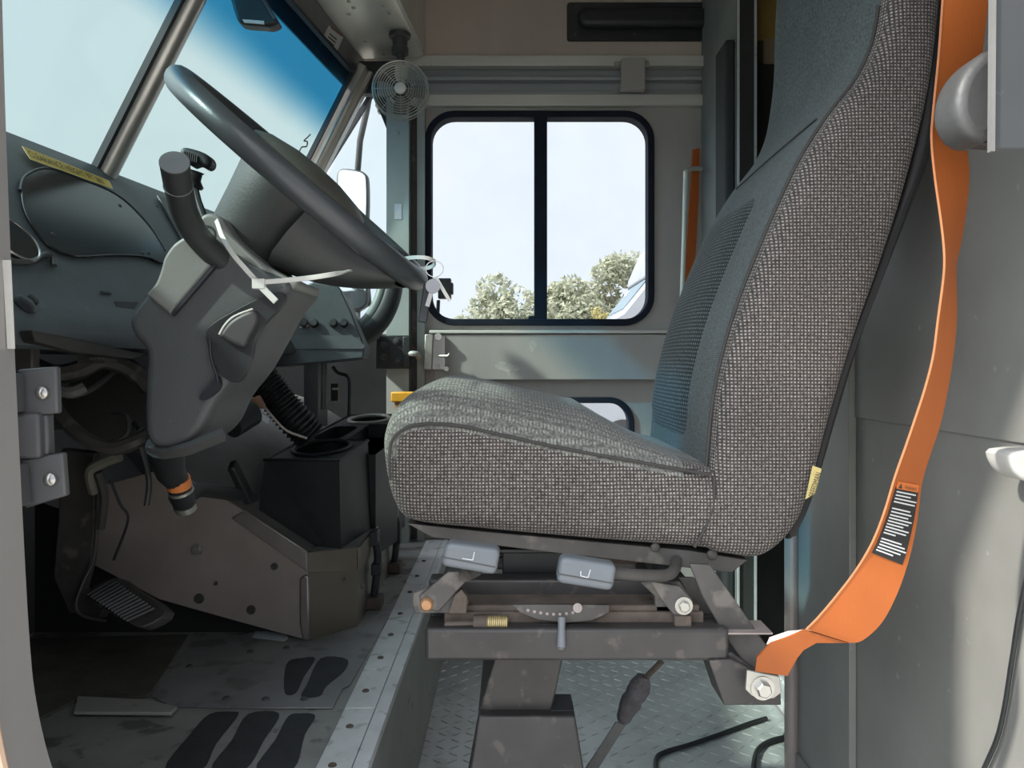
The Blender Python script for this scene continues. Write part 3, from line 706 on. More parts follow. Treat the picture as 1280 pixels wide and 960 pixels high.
# backrest
bp_ = O([(958, 699), (920, 698), (889, 690), (879, 668), (884, 638), (893, 590), (900, 500), (915, 430), (932, 375), (955, 315), (985, 245), (1012, 190), (1045, 138), (1082, 90), (1103, 45), (1113, -5), (1120, -70), (1124, -190), (1134, -255), (1165, -270), (1192, -210), (1190, -100), (1184, 0), (1170, 110), (1140, 230), (1108, 330), (1076, 420), (1044, 525), (1018, 620), (994, 670)], D0)
back = sm2(bp_, 5)
m = MB()
def bmat(i, j, n, y):
    x, z = back[i]
    front = 4 * 5 <= i <= 18 * 5
    return 0 if (not front or y < D0 + .040) else 1
pillow(m, back, D0, D1, .028, 6, 0, None, matf=bmat, ymid=10)
bk = obj('backrest', m, [M['tweed'], M['cloth']], seat, smooth=70)
fr = [V((x, 0, z)) for x, z in O([(893, 566), (899, 500), (914, 430), (931, 375), (954, 315), (984, 245), (1008, 197)], D0)]
fr = catmull(fr, 5, False)
m = MB(); ya, yb = D0 + .165, D1 - .02
rows = []
per = 0; pp = []; uvs = []; NY = 8
for i, p in enumerate(fr):
    if i: per += (p - fr[i - 1]).length
    n = (fr[min(i + 1, len(fr) - 1)] - fr[max(i - 1, 0)]).normalized(); nn = V((-n.z, 0, n.x))
    if nn.x > 0: nn = -nn
    for k in range(NY + 1):
        y = ya + (yb - ya) * k / NY; e = sin(pi * k / NY) ** .5 if 0 < k < NY else 0
        lift = -.004 + .016 * e * min(1, i / 3) * min(1, (len(fr) - 1 - i) / 3)
        q = p + nn * lift; pp.append(V((q.x, y, q.z + EYE))); uvs.append((per, y))
fs = []; fu = []
for i in range(len(fr) - 1):
    for k in range(NY):
        q = (i * (NY + 1) + k, (i + 1) * (NY + 1) + k, (i + 1) * (NY + 1) + k + 1, i * (NY + 1) + k + 1); fs.append(q); fu.append([uvs[a] for a in q])
m.add(pp, fs, fu); obj('back_insert', m, M['tweed2'], bk, smooth=70)
m = MB()
m.tube([Q(p.x, D0 + .028, p.z) for p in catmull([V((x - .002, 0, z)) for x, z in O([(891, 592), (900, 500), (915, 430), (932, 375), (955, 315), (985, 245), (1012, 190), (1045, 138), (1082, 90), (1103, 45), (1113, -5)], D0)], 5, False)], .0025, 6)
m.tube(catmull([Q(x, D0 + .0, z) for x, z in O([(893, 596), (890, 640), (868, 684)], D0)], 5, False), .0022, 6)
m.tube([Q(p.x - .0015, D0 + .10 + .30 * k / 14, p.z + .004) for k, p in enumerate(catmull([V((x, 0, z)) for x, z in O([(1060, 122), (1044, 138), (1034, 152)], D0)], 7, False))], .0016, 6)
obj('piping', m, M['seam'], bk)
m = MB()
sh = O([(1186, -60), (1192, -40), (1188, 100), (1176, 190), (1150, 262), (1118, 345), (1088, 425), (1059, 520), (1028, 625), (1004, 676), (992, 672), (1015, 610), (1058, 460), (1110, 320), (1150, 200), (1172, 80)], D0)
pillow(m, sm2(sh, 4), D0 + .022, D1 - .02, .012, 4); obj('back_shell', m, M['seatshell'], bk)
m = MB(); tp = [P(1015, 585, .997), P(1029, 582, .997), P(1021, 618, .997), P(1007, 625, .997)]
m.prism([P(1016, 582, .996), P(1027, 586, .996), P(1019, 617, .996), P(1007, 624, .996)], (0, .0012, 0)); tg = obj('fabric_tag', m, M['tagfab'], bk)
tg['label'] = 'yellow woven tag'
a = P(1013.5, 622, .996); xd = P(1024, 586, .996) - P(1013, 622, .996); text('tag_lettering', 'FREEDMAN', P(1017.5, 622.5, .9955), xd, V((0, 0, 0)) + V((-xd.z, 0, xd.x)), .0115, M['ink'], bk, sx=.58)
# seat pan
pan = MB()
pan.prism([P(508, 654, 1.03), P(600, 664, 1.03), P(860, 688, 1.03), P(935, 700, 1.03), P(915, 716, 1.03), P(700, 692, 1.03), P(540, 672, 1.03)], (0, .40, 0))
pan.screw(P(819, 684, 1.028), (0, -1, 0), .007); pan.screw(P(890, 693, 1.028), (0, -1, 0), .008)
obj('seat_pan', pan, M['blacksteel2'], seat, bevel=.003)
# rails and frame
def xz(u0, u1, v0, v1, d, y0, y1, mb):
    p, q = P(u0, v1, d), P(u1, v0, d); mb.box(p.x, q.x, y0, y1, p.z - EYE, q.z - EYE)
m = MB()
xz(536, 845, 725, 754, 1.05, 1.05, 1.085, m); obj('upper_rail', m, M['blackpaint'], seat, bevel=.003)
m = MB(); xz(536, 845, 725, 754, 1.05, 1.36, 1.395, m); obj('upper_rail', m, M['blackpaint'], seat, bevel=.003)
m = MB()
xz(628, 702, 690, 724, 1.10, 1.10, 1.34, m); xz(622, 860, 686, 692, 1.08, 1.08, 1.10, m); m.tube([P(560, 694, 1.12), P(835, 690, 1.12)], .006, 10)
obj('height_mechanism', m, M['black'], seat, bevel=.002)
m = MB()
xz(555, 880, 765, 784, .995, .995, 1.03, m); xz(560, 875, 757, 766, .999, 1.0, 1.05, m); 
m.obox(P(852, 776, .99), (.011, 0, 0), (0, .01, 0), (0, 0, .009))
obj('slide_rail', m, M['rust'], seat, bevel=.002)
m = MB(); xz(555, 880, 760, 784, 1.05, 1.38, 1.43, m); obj('slide_rail', m, M['rust'], seat, bevel=.002)
m = MB()
n = 11; L = P(608, 778, .985); R_ = P(634, 778, .985)
m.tube([L + (R_ - L) * k / (n * 10) + V((0, cos(2 * pi * k / 10), sin(2 * pi * k / 10))) * .0075 for k in range(n * 10 + 1)], .0012, 5)
m.tube([R_ + V((0, 0, .006)), P(634, 786, .985), P(658, 784, .985)], .0014, 6); obj('return_spring', m, M['spring'], seat)
m = MB(); m.tube([P(556, 781, .985), P(608, 779, .985)], .004, 8); m.cyl(P(592, 778, .985), P(609, 778, .985), .0095, 12); obj('spring_sleeve', m, M['rust'], seat)
m = MB()
tp = [P(u, v, .985) for u, v in ((640, 756), (762, 756), (762, 766), (740, 776), (708, 779), (672, 775), (650, 766))]
m.prism(tp, (0, .006, 0)); obj('toothed_plate', m, M['blacksteel2'], seat, bevel=.001)
m = MB(); m.cyl(P(722, 760, .985), P(722, 760, .98), .006, 14)
for k in range(8): m.screw(P(660 + 8 * k, 763 + 5 * sin(k / 7 * pi * .8), .985), (0, -1, 0), .0022)
obj('plate_rivet', m, M['pole'], seat)
m = MB(); m.tube([P(702, 772, .972), P(702, 782, .968), P(701.5, 808, .966)], [.0055, .0046, .0058], 12); m.lathe([(.0058, 0), (.004, .003), (.0001, .0042)], P(701.5, 808, .966), (0, 0, -1), 12)
obj('release_pin', m, M['leverpad'], seat)
# front scissor arm
m = MB()
m.prism([P(u, v, .985) for u, v in ((526, 760), (524, 745), (560, 715), (592, 714), (585, 724), (560, 752), (548, 765))], (0, .005, 0))
m.prism([P(u, v, .99) for u, v in ((516, 742), (535, 735), (580, 738), (586, 752), (583, 767), (518, 767), (515, 755))], (0, .012, 0))
m.prism([P(u, v, 1.005) for u, v in ((516, 742), (535, 737), (560, 738), (586, 752), (583, 767), (520, 767))], (0, .01, 0))
obj('front_link', m, M['blacksteel2'], seat, bevel=.0015)
m = MB(); m.prism([P(u, v, .982) for u, v in ((568, 745), (577, 737), (584, 746), (583, 767), (560, 767))], (0, .006, 0)); obj('rusty_bracket', m, M['rust'], seat, bevel=.001)
m = MB(); m.lathe([(.0085, 0), (.0085, .003), (.006, .006), (.0001, .007)], P(533.5, 755, .985), (0, -1, 0), 16); obj('pivot_bolt', m, M['brass'], seat)
m = MB()
m.prism([P(u, v, .985) for u, v in ((812, 726), (850, 733), (866, 750), (866, 764), (855, 771), (842, 769), (828, 752))], (0, .006, 0))
m.prism([P(u, v, 1.0) for u, v in ((800, 728), (850, 727), (862, 745), (850, 765), (820, 765), (818, 745))], (0, .02, 0))
obj('rear_link', m, M['blacksteel2'], seat, bevel=.0015)
m = MB(); m.lathe([(.0115, 0), (.0115, .002), (.0001, .0022)], P(854.5, 757, .985), (0, -1, 0), 18); m.lathe([(.0072, .001), (.0072, .007), (.006, .008), (.0001, .008)], P(854.5, 757, .985), (0, -1, 0), 6); obj('pivot_bolt', m, M['zinc'], seat)
# lever bars and grips
def grip(name, pts, d, arrow):
    g = MB(); pillow(g, rpoly(O(pts, d), .009, 5), d, d + .028, .006, 4); o = obj(name, g, M['leverpad'], seat, smooth=60)
    k = MB(); 
    (a, b, c_, e) = arrow
    k.bar(P(*a, d - .0005), P(*b, d - .0005), .0012, .001); k.bar(P(*b, d - .0005), P(*c_, d - .0005), .0012, .001); k.bar(P(*a, d - .0005), P(*e, d - .0005), .0012, .001)
    obj('seat_symbol', k, M['levermark'], o)
    l = MB(); p0, p1 = V(P(pts[0][0] + 1, pts[0][1] - 12, d - .0003)), V(P(pts[1][0] - 1, pts[1][1] - 11, d - .0003)); l.bar(p0, p1, .0012, .001); obj('grip_groove', l, M['belthouse'], o)
grip('height_lever_grip', [(550, 708), (620, 720), (626, 687), (557, 678)], .925, ((584, 699), (591, 700), (593, 690), (578, 698)))
grip('tilt_lever_grip', [(695, 729), (766, 740), (772, 707), (701, 696)], .925, ((726, 720), (735, 722), (738, 712), (726, 714)))
m = MB(); m.tube(catmull([P(764, 716, .945), P(800, 719, .96), (P(832, 719, .98)), P(843, 712, 1.0), P(846, 697, 1.04)], 5, False), .0075, 12); obj('lever_rod', m, M['blacksteel2'], seat); m = MB(); m.tube([P(596, 712, .945), P(580, 720, .98)], .008, 10)
obj('lever_rod', m, M['blacksteel2'], seat)
# riser frame
m = MB()
def beam(y0, y1):
    p, q = P(531, 827, .97), P(912, 786, .97); m.box(p.x, q.x, y0, y1, p.z - EYE, q.z - EYE)
beam(.97, 1.02); beam(1.40, 1.45)
p, q = P(531, 827, .97), P(912, 786, .97)
m.box(p.x, p.x + .05, 1.02, 1.40, p.z - EYE, q.z - EYE); m.box(q.x - .05, q.x, 1.02, 1.40, p.z - EYE, q.z - EYE)
obj('riser_frame', m, M['blackpaint'], seat, bevel=.005)
m = MB(); xz(835, 960, 785, 787, .99, .972, 1.02, m); m.screw(P(886, 786.5, 1.0), (0, 0, 1), .006); obj('frame_top_plate', m, M['pole'], seat)
# diagonal stay and belt bracket
m = MB()
m.prism([P(u, v, .985) for u, v in ((862, 705), (888, 706), (962, 812), (945, 842), (925, 822), (906, 795), (878, 745))], (0, .007, 0))
m.prism([P(u, v, 1.03) for u, v in ((848, 722), (868, 722), (905, 790), (885, 790))], (0, .006, 0))
obj('diagonal_stay', m, M['blacksteel2'], seat, bevel=.0015)
m = MB()
m.prism([P(u, v, .965) for u, v in ((886, 826), (914, 824), (940, 838), (975, 845), (977, 882), (905, 882))], (0, .01, 0))
m.prism([P(u, v, .975) for u, v in ((886, 826), (914, 815), (945, 838), (905, 882))], (0, .06, 0))
obj('belt_bracket', m, M['blackpaint'], seat, bevel=.002)
# pedestal
m = MB()
p0 = [P(611, 826, 1.03), P(702, 826, 1.03), P(702, 826, 1.03), P(611, 826, 1.03)]
def frustum(x0, x1, y0, y1, z, X0, X1, Y0, Y1, Z):
    m.hexa([Q(X0, Y0, Z), Q(X1, Y0, Z), Q(X1, Y1, Z), Q(X0, Y1, Z), Q(x0, y0, z), Q(x1, y0, z), Q(x1, y1, z), Q(x0, y1, z)])
zt, zb = (455 - 822) / F * 1.08, (455 - 893) / F * 1.08
frustum((618 - 640) / F * 1.08, (704 - 640) / F * 1.08, 1.08, 1.34, zt, (597 - 640) / F * 1.08, (689 - 640) / F * 1.08, 1.08, 1.34, zb)
obj('pedestal_column', m, M['blackpaint'], seat, bevel=.003)
m = MB()
z = (455 - 895) / F * 1.06
frustum((598 - 640) / F * 1.06, (719 - 640) / F * 1.06, 1.06, 1.085, z, -.11, .155, 1.0, 1.42, -.905)
m.box(-.14, .19, .97, 1.45, -.91, -.90)
x_, q_ = (688 - 640) / F * 1.11, (714 - 640) / F * 1.11
obj('pedestal_base', m, M['blackpaint'], seat, bevel=.003)
m = MB(); m.box((687 - 640) / F * 1.1, (716 - 640) / F * 1.1, 1.075, 1.13, -.52, (455 - 878) / F * 1.1); obj('pedestal_socket', m, M['black'], seat, bevel=.002)

# ------------------------------------------------------------------ belt
belt = thing('seat_belt', 'orange lap belt hanging on the near side of driver seat', 'seat belt', P(952, 858, .93))
rows = [(1180, -30, 1238, -30, .80), (1178, 0, 1235, 0, .80), (1173, 70, 1226, 75, .81), (1166, 140, 1212, 143, .82), (1164, 175, 1208, 177, .82), (1168, 220, 1211, 222, .825), (1175, 270, 1206, 272, .83), (1179, 305, 1200, 307, .83), (1180, 330, 1195, 331, .83), (1178, 355, 1195, 358, .835), (1172, 400, 1195, 404, .84), (1166, 445, 1190, 451, .845), (1156, 485, 1183, 493, .85), (1143, 525, 1174, 533, .855), (1131, 560, 1163, 566, .86), (1118, 597, 1152, 603, .865), (1105, 640, 1146, 650, .87), (1090, 678, 1137, 694, .875), (1070, 712, 1122, 740, .88), (1045, 745, 1102, 778, .888), (1022, 772, 1078, 800, .895), (1008, 786, 1062, 803, .90)]
def pairs(rows, wid=.047):
    out = []
    for (a, b, c_, e, d) in rows:
        l = P(a, b, d); r = P(c_, e, d); w = (r - l).length
        if w < wid:
            dd = sqrt(max(0, wid * wid - w * w)); r = P(c_, e, d + dd * .97)
        out.append((l, r))
    return out
pr_ = pairs(rows)
L_ = catmull([a for a, b in pr_], 4, False); R2 = catmull([b for a, b in pr_], 4, False)
m = MB(); m.ribbon(list(zip(L_, R2)), .0016); wb = obj('webbing', m, M['orange'], belt, smooth=60)
m = MB(); m.tube([p + V((0, -.0008, 0)) for p in L_], .0013, 6); obj('webbing_highlight', m, M['belthighlight'], wb)  # painted highlight running down one edge of the belt
m = MB()
seg = [(1008, 786, 1062, 803, .90), (985, 790, 1022, 803, .90), (966, 800, 1006, 806, .905), (952, 808, 1000, 812, .91)]
m.ribbon([(P(1006, 787, .902), P(1060, 803, .906)), (P(985, 796, .904), P(1020, 803, .904)), (P(963, 804, .908), P(1004, 812, .906)), (P(946, 821, .912), P(996, 822, .908)), (P(944, 838, .92), P(984, 844, .915))], .003)
obj('webbing_fold', m, mat('orange_webbing_fold', (.32, .08, .013), .65, 0, .07, 14, .08, 420), belt, smooth=60)
m = MB(); m.ribbon([(P(1012, 786, .925), P(1020, 796, .925)), (P(985, 789, .935), P(985, 798, .93)), (P(962, 797, .94), P(958, 806, .935))], .0015); obj('webbing_tail', m, mat('pale_pink_tail', (.55, .46, .42), .7, 0, .05, 30), belt)
def onbelt(s, t, lift=.0014):   # s down the belt in rows, t across
    i = min(int(s), len(pr_) - 2); f = s - i
    a = pr_[i][0].lerp(pr_[i + 1][0], f); b = pr_[i][1].lerp(pr_[i + 1][1], f); n = (pr_[i + 1][0] - pr_[i][0]).cross(pr_[i][1] - pr_[i][0]).normalized()
    if n.y > 0: n = -n
    return a.lerp(b, t) + n * lift
m = MB(); m.ribbon([(onbelt(s, .10), onbelt(s, .88)) for s in (15.25, 15.6, 16, 16.3, 16.6, 17, 17.3)], .0007); lbl = obj('warning_label', m, M['blacklabel'], belt); lbl['label'] = 'black warning label with fine white print'
m = MB(); m.ribbon([(onbelt(15.08, .12), onbelt(15.08, .86)), (onbelt(15.28, .12), onbelt(15.28, .86))], .0009)
hb = obj('label_heading', m, M['orangeprint'], lbl)
a_, b_ = onbelt(15.245, .36, .0022), onbelt(15.245, .86, .0022); xd = b_ - a_; yd = onbelt(15.05, .5) - onbelt(15.3, .5)
text('heading_lettering', 'WARNING', a_, xd, yd - xd.normalized() * yd.dot(xd.normalized()), .0052, M['ink'], hb)
m = MB(); m.prism([onbelt(15.25, .17, .002), onbelt(15.25, .30, .002), onbelt(15.12, .235, .002)], (0, -.0003, 0)); obj('warning_triangle', m, M['ink'], hb)
m = MB(); s = 15.36
for ln in (.72, .55, .78, .74, 0, .62, .68, .60, .74, .66, .52, .72, .66, .36, 0, .60, .72, .78, .66, .48):
    if ln:
        a_, b_ = onbelt(s, .15, .002), onbelt(s, .15 + ln * .9, .002); m.bar(a_, b_, .0016, .0003)
    s += .0945
obj('label_print', m, M['greyink'], lbl)
m = MB(); an = [(P(u, v, .945)) for u, v in ((934, 838), (975, 846), (977, 866), (968, 873), (955, 875), (940, 870), (932, 862))]
m.prism(an, (0, .004, 0)); obj('anchor_plate', m, M['zinc'], belt, bevel=.001)
m = MB(); m.lathe([(.0145, 0), (.0145, .002), (.0001, .0022)], P(953, 860, .945), (0, -1, 0), 20); m.lathe([(.0095, .001), (.0095, .009), (.008, .0105), (.0001, .0105)], P(953, 860, .945), (0, -1, 0), 6); obj('anchor_bolt', m, M['chrome'], belt)

# belt guide and pillar cover on the right
m = MB(); m.box(.4365, .66, .70, .707, .195, 1.30); m.box(.56, .66, .707, .80, .21, 1.28)
pc = tag(obj('pillar_cover', m, mat('grey_pillar_cover', (.05, .053, .056), .5, .1, .12, 9, spots=.3, sc=(.25, .25, .25), sscale=60, slo=.66), bevel=.004), 'flat grey upright cover plate at the top right edge', 'cover plate')
m = MB(); m.bar(P(1239, 190, .7), P(1241, -60, .7), .0035, .006); obj('cover_edge', m, M['dogtop'], pc)
bg = thing('belt_guide', 'rounded grey plastic belt guide pressed against the orange belt', 'belt guide', P(1220, 120, .76))
m = MB(); pillow(m, rpoly(O([(1246, 50), (1202, 88), (1191, 140), (1212, 175), (1246, 177)], .745), .022, 5), .742, .79, .010, 4); obj('guide_housing', m, M['belthouse'], bg)
m = MB(); m.prism([P(u, v, .79) for u, v in ((1212, 172), (1250, 176), (1250, 182), (1215, 180))], (0, .02, 0)); obj('guide_base', m, M['blacksteel2'], bg, bevel=.002)
m = MB(); pillow(m, sm2(O([(1246, 562), (1300, 562), (1300, 584), (1276, 584), (1268, 597), (1258, 594), (1246, 580)], .93), 3), .90, .95, .006, 3)
tag(obj('hook_latch', m, M['white']), 'small white plastic hook on the bulkhead at right edge', 'hook')
m = MB(); m.tube(catmull([Q(.633, .925, -.20), Q(.634, .945, -.26), Q(.634, .962, -.32), Q(.634, .975, -.38), Q(.634, 1.0, -.48), Q(.634, 1.06, -.62), Q(.634, 1.1, -.9)], 6, False), .003, 8)
tag(obj('hanging_cord', m, M['black']), 'dark cord hanging down the bright bulkhead at lower right', 'cord')
# far belt, rod
m = MB(); m.ribbon([(P(866, 187, 2.575), P(874, 185, 2.59)), (P(862, 250, 2.575), P(873, 250, 2.59)), (P(857, 320, 2.575), P(869, 320, 2.59)), (P(850, 375, 2.575), P(862, 375, 2.59)), (P(843, 412, 2.575), P(856, 412, 2.59))], .004)
tag(obj('seat_belt', m, mat('far_webbing_lit', (.62, .15, .03), .65, 0, .07, 14, .3, 420)), 'second orange belt hanging beside the bulkhead column beyond seat', 'seat belt')  # brighter copy of the webbing, light painted into its colour
m = MB(); m.tube(catmull([P(876, 211, 2.53), P(866, 211, 2.48), P(858, 214, 2.44), P(857, 224, 2.44), P(855, 300, 2.44), P(852, 384, 2.44), P(851, 396, 2.46), P(853, 400, 2.53)], 4, False), .0075, 10)
tag(obj('grab_rail', m, M['rod']), 'thin pale grab rail in front of the far orange belt', 'grab rail')
# floor cables and strap
m = MB(); m.tube(catmull([onfloor(u, v, .006) for u, v in ((958, 898), (935, 905), (900, 918), (862, 931), (832, 940), (820, 950), (822, 985))], 5, False), .0055, 8)
tag(obj('floor_cable', m, M['black']), 'thin black cable curling over the tread plate left of others', 'cable')
m = MB(); m.tube(catmull([onfloor(u, v, .007) for u, v in ((992, 920), (965, 926), (948, 937), (943, 955), (942, 985))], 5, False), .0065, 8)
tag(obj('floor_cable', m, M['black']), 'thick black cable bending on the floor beside bulkhead', 'cable')
m = MB(); m.tube(catmull([onfloor(u, v, .004) for u, v in ((979, 921), (985, 912), (994, 910), (1005, 930), (1010, 960))], 5, False), .003, 8)
tag(obj('floor_cable', m, M['black']), 'thin dark wire along the foot of the bulkhead', 'cable')
stp = thing('lashing_strap', 'grey strap with fuzzy buckle running behind the pedestal', 'strap', onfloor(735, 955, .0))
m = MB(); m.tube([P(828, 826, 1.42), P(806, 848, 1.42)], .0055, 8); obj('cord', m, M['rust'], stp)
m = MB(); m.tube(catmull([P(804, 845, 1.42), P(800, 858, 1.42), P(792, 872, 1.42), P(784, 886, 1.42), P(778, 902, 1.42)], 3, False), [.012, .014, .018, .02, .020, .02, .018, .02, .019, .017, .015, .014, .010], 10); obj('buckle', m, M['velcro'], stp)
m = MB(); m.ribbon([(P(770, 902, 1.42), P(782, 906, 1.42)), (P(752, 930, 1.42), P(765, 933, 1.42)), (P(722, 975, 1.42), P(738, 975, 1.42)), (P(700, 1034, 1.5), P(716, 1034, 1.5))], .004); obj('webbing', m, M['strapgrey'], stp)
# ------------------------------------------------------------------ steering wheel
DC = 1.15
C = P(382, 230, DC); ev = V((.756, 0, -.656)); n0 = V((.656, 0, .755)); PH = radians(-2.8)
nx = (n0 * cos(PH) + V((0, 1, 0)) * sin(PH)).normalized(); ey = nx.cross(ev).normalized()   # ey about -y or +y
if ey.y > 0: ey = -ey
RW = .215
sw = thing('steering_wheel', 'large dark grey steering wheel seen edge on above the seat', 'steering wheel', C)
m = MB(); m.tube([C + (ev * cos(2 * pi * k / 72) + ey * sin(2 * pi * k / 72)) * RW for k in range(72)], .0178, 16, closed=True)
obj('rim', m, M['wheel'], sw, smooth=80)
for k, a in enumerate((0, 180, 90)):
    a = radians(a); dvec = ev * cos(a) + ey * sin(a); tv = nx.cross(dvec)
    m = MB(); big = k == 0; p0 = C + dvec * .06 - nx * (.06 if big else .006); p1 = C + dvec * (RW - .008) - nx * (.012 if big else .0); n_ = 6; ps = []
    for i in range(n_ + 1):
        f = i / n_; w = .05 * (1 - f) + .030 * f + .012 * (2 * f - 1) ** 2; c_ = p0.lerp(p1, f) - nx * (.014 if big else .0) * sin(pi * f)
        ps.append((c_, w + (.045 * (1 - f * .6) if big else 0)))
    rg = []
    for i_, (c_, w) in enumerate(ps):
        for q_ in range(16):
            t_ = 2 * pi * q_ / 16; rg.append(c_ + tv * w * math.copysign(abs(cos(t_)) ** .6, cos(t_)) + nx * ((.05 * (1 - i_ / n_) + .012) if big else .008) * math.copysign(abs(sin(t_)) ** .6, sin(t_)))
    m.add(rg, [(i * 16 + q_, i * 16 + (q_ + 1) % 16, (i + 1) * 16 + (q_ + 1) % 16, (i + 1) * 16 + q_) for i in range(n_) for q_ in range(16)])
    obj('spoke', m, M['hub'], sw, smooth=60)
m = MB(); m.lathe([(.066, -.122), (.072, -.118), (.082, -.07), (.096, -.010), (.096, .0), (.09, .006)], C, nx, 40); obj('hub', m, M['hub'], sw, smooth=30)
m = MB(); m.lathe([(.098, -.006), (.104, .004), (.10, .014), (.08, .024), (.04, .031), (.0001, .033)], C, nx, 40); obj('horn_pad', m, M['pad'], sw, smooth=60)

# ------------------------------------------------------------------ steering column
colm = thing('steering_column', 'grey plastic tilt steering column cover below the wheel', 'steering column', P(250, 560, 1.15))
def pill(name, pts, d0, d1, r, mt, parent, per=4, sharp=(), bulge=0, **k):
    m = MB(); pillow(m, sm2(O(pts, d0), per, sharp), d0, d1, r, 5, bulge); return obj(name, m, mt, parent, smooth=50, **k)
pill('lower_shroud', [(241, 290), (222, 302), (208, 318), (202, 336), (192, 356), (174, 378), (160, 400), (166, 420), (181, 440), (180, 480), (179, 520), (183, 550), (200, 562), (230, 556), (252, 536), (270, 500), (298, 464), (322, 422), (342, 386), (362, 360), (350, 346), (322, 334), (290, 314), (262, 294)], 1.04, 1.2, .012, M['columnshaded'], colm)
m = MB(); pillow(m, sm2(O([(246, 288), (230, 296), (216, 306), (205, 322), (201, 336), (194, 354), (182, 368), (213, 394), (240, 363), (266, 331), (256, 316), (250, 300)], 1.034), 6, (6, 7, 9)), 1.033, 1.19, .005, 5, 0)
obj('upper_shroud', m, M['column'], colm, smooth=80)['label'] = 'pale grey shroud panel with sunlight in its colour'
pill('collar', [(249, 284), (250, 271), (262, 266), (276, 272), (292, 296), (330, 330), (362, 348), (372, 352), (362, 362), (330, 348), (296, 330), (266, 308)], 1.05, 1.18, .006, M['column'], colm)
# recess with tilt lever
m = MB(); m.prism(catmull([P(u, v, 1.032) for u, v in ((258, 424), (262, 408), (290, 390), (330, 370), (352, 366), (354, 380), (330, 405), (318, 425), (312, 455), (296, 478), (278, 470), (266, 450))], 4), (0, .012, 0)); obj('lever_recess', m, M['black'], colm, bevel=.002)
m = MB(); pillow(m, sm2(O([(275, 418), (290, 399), (316, 387), (322, 400), (312, 420), (303, 434), (280, 424)], 1.024), 4), 1.02, 1.04, .006, 3); obj('tilt_lever', m, mat('lever_grey', (.055, .053, .056), .5), colm)
m = MB(); m.tube(catmull([P(u, v, 1.022) for u, v in ((274, 418), (281, 406), (293, 395), (316, 386))], 4, False), .0014, 6); obj('lever_edge', m, M['label'], colm)
m = MB(); m.tube(catmull([P(u, v, 1.03) for u, v in ((262, 425), (264, 448), (271, 470), (272, 478))], 4, False), [.002] * 12 + [.003], 8)
m.prism(catmull([P(u, v, 1.030) for u, v in ((270, 470), (275, 480), (270, 490), (258, 499), (250, 500), (250, 494), (262, 482))], 3), (0, .01, 0)); obj('slot', m, M['rubber'], colm)
m = MB(); m.ribbon([(P(185, 558, 1.045), P(186, 563, 1.045)), (P(207, 562, 1.035), P(208, 572, 1.04)), (P(235, 555, 1.03), P(238, 566, 1.04)), (P(278, 538, 1.03), P(282, 548, 1.04))], .01); obj('shroud_lip', m, M['belthouse'], colm)
m = MB(); m.prism([P(u, v, 1.03) for u, v in ((268, 329), (270, 332), (216, 395), (214, 392))], (0, .008, 0)); obj('seam', m, M['rubber'], colm)
# stalk
m = MB(); sp_ = catmull([P(218, 203, .885), P(224, 238, .925), P(231, 266, .965), P(244, 291, 1.0), (P(262, 312, 1.03)), P(285, 332, 1.06)], 5, False)
m.tube(sp_, [.0166] * 26, 18)
k = obj('signal_stalk', m, M['hub'], colm, smooth=50)
ax = (sp_[0] - sp_[1]).normalized()
m = MB(); m.lathe([(.0168, -.001), (.0166, .0008), (.0001, .0012)], sp_[0], ax, 24); m.lathe([(.0171, -.040), (.0171, -.0385)], sp_[0], ax, 24); obj('stalk_cap', m, mat('stalk_cap_grey', (.15, .165, .175), .5), k)
m = MB(); m.tube([P(258, 294, 1.028) + V((cos(2 * pi * t / 16), 0, sin(2 * pi * t / 16))) * .012 for t in range(16)], .002, 6, closed=True); obj('stalk_collar', m, M['belthouse'], colm)
# range selector beyond the column
sel = thing('gear_selector', 'small dark gear selector knob behind the signal stalk', 'gear selector', P(243, 265, 1.32))
m = MB(); m.tube([P(262, 290, 1.30), P(248, 252, 1.32), P(241, 224, 1.34)], .006, 8); obj('lever', m, M['black'], sel)
m = MB(); m.lathe([(.018, 0), (.020, .004), (.013, .014), (.013, .026), (.016, .028)], P(239, 234, 1.34), (.25, 0, 1), 16); obj('boot', m, M['black'], sel, smooth=25)
m = MB(); pillow(m, sm2(O([(228, 193), (231, 187), (240, 187), (258, 193), (266, 200), (266, 208), (260, 212), (250, 207), (242, 209), (236, 204), (229, 199)], 1.34), 4), 1.325, 1.36, .008, 4); kn = obj('knob', m, M['black'], sel)
m = MB()
for t in range(7): m.bar(P(231 + t * 2.6, 189 + t * .9, 1.323), P(230 + t * 2.6, 198 + t * .9, 1.323), .0015, .003)
obj('knob_ribs', m, M['belthouse'], kn)

# zip ties, keys
m = MB()
def tie(pts, w=.0065, th=.0022, flatn=None):
    ps = catmull(pts, 5, False); out = []
    for i, p in enumerate(ps):
        t = (ps[min(i + 1, len(ps) - 1)] - ps[max(i - 1, 0)]).normalized(); b = t.cross(V((0, 1, 0))).normalized() * w / 2; out.append((p - b, p + b))
    m.ribbon(out, th)
tie([P(266, 270, 1.10), P(271, 277, 1.045), P(278, 296, 1.015), P(290, 316, 1.0), P(304, 333, .995), P(323, 354, .99)])
tie([P(323, 355, .985), P(333, 365, .985), P(345, 377, .985)], .0085)
tie([P(325, 353, .99), P(350, 351, .985), P(390, 347, .985), P(420, 342, 1.0), P(438, 338, 1.07)])
m.obox(P(324, 355, .988), (.008, 0, 0), (0, .005, 0), (0, 0, .0065))
tag(obj('zip_tie', m, M['tie'], bevel=.0008), 'white zip tie looped around the steering column and wheel spoke', 'zip tie', 'white zip ties on the steering gear')
m = MB()
c_ = C + ev * (RW + .012)
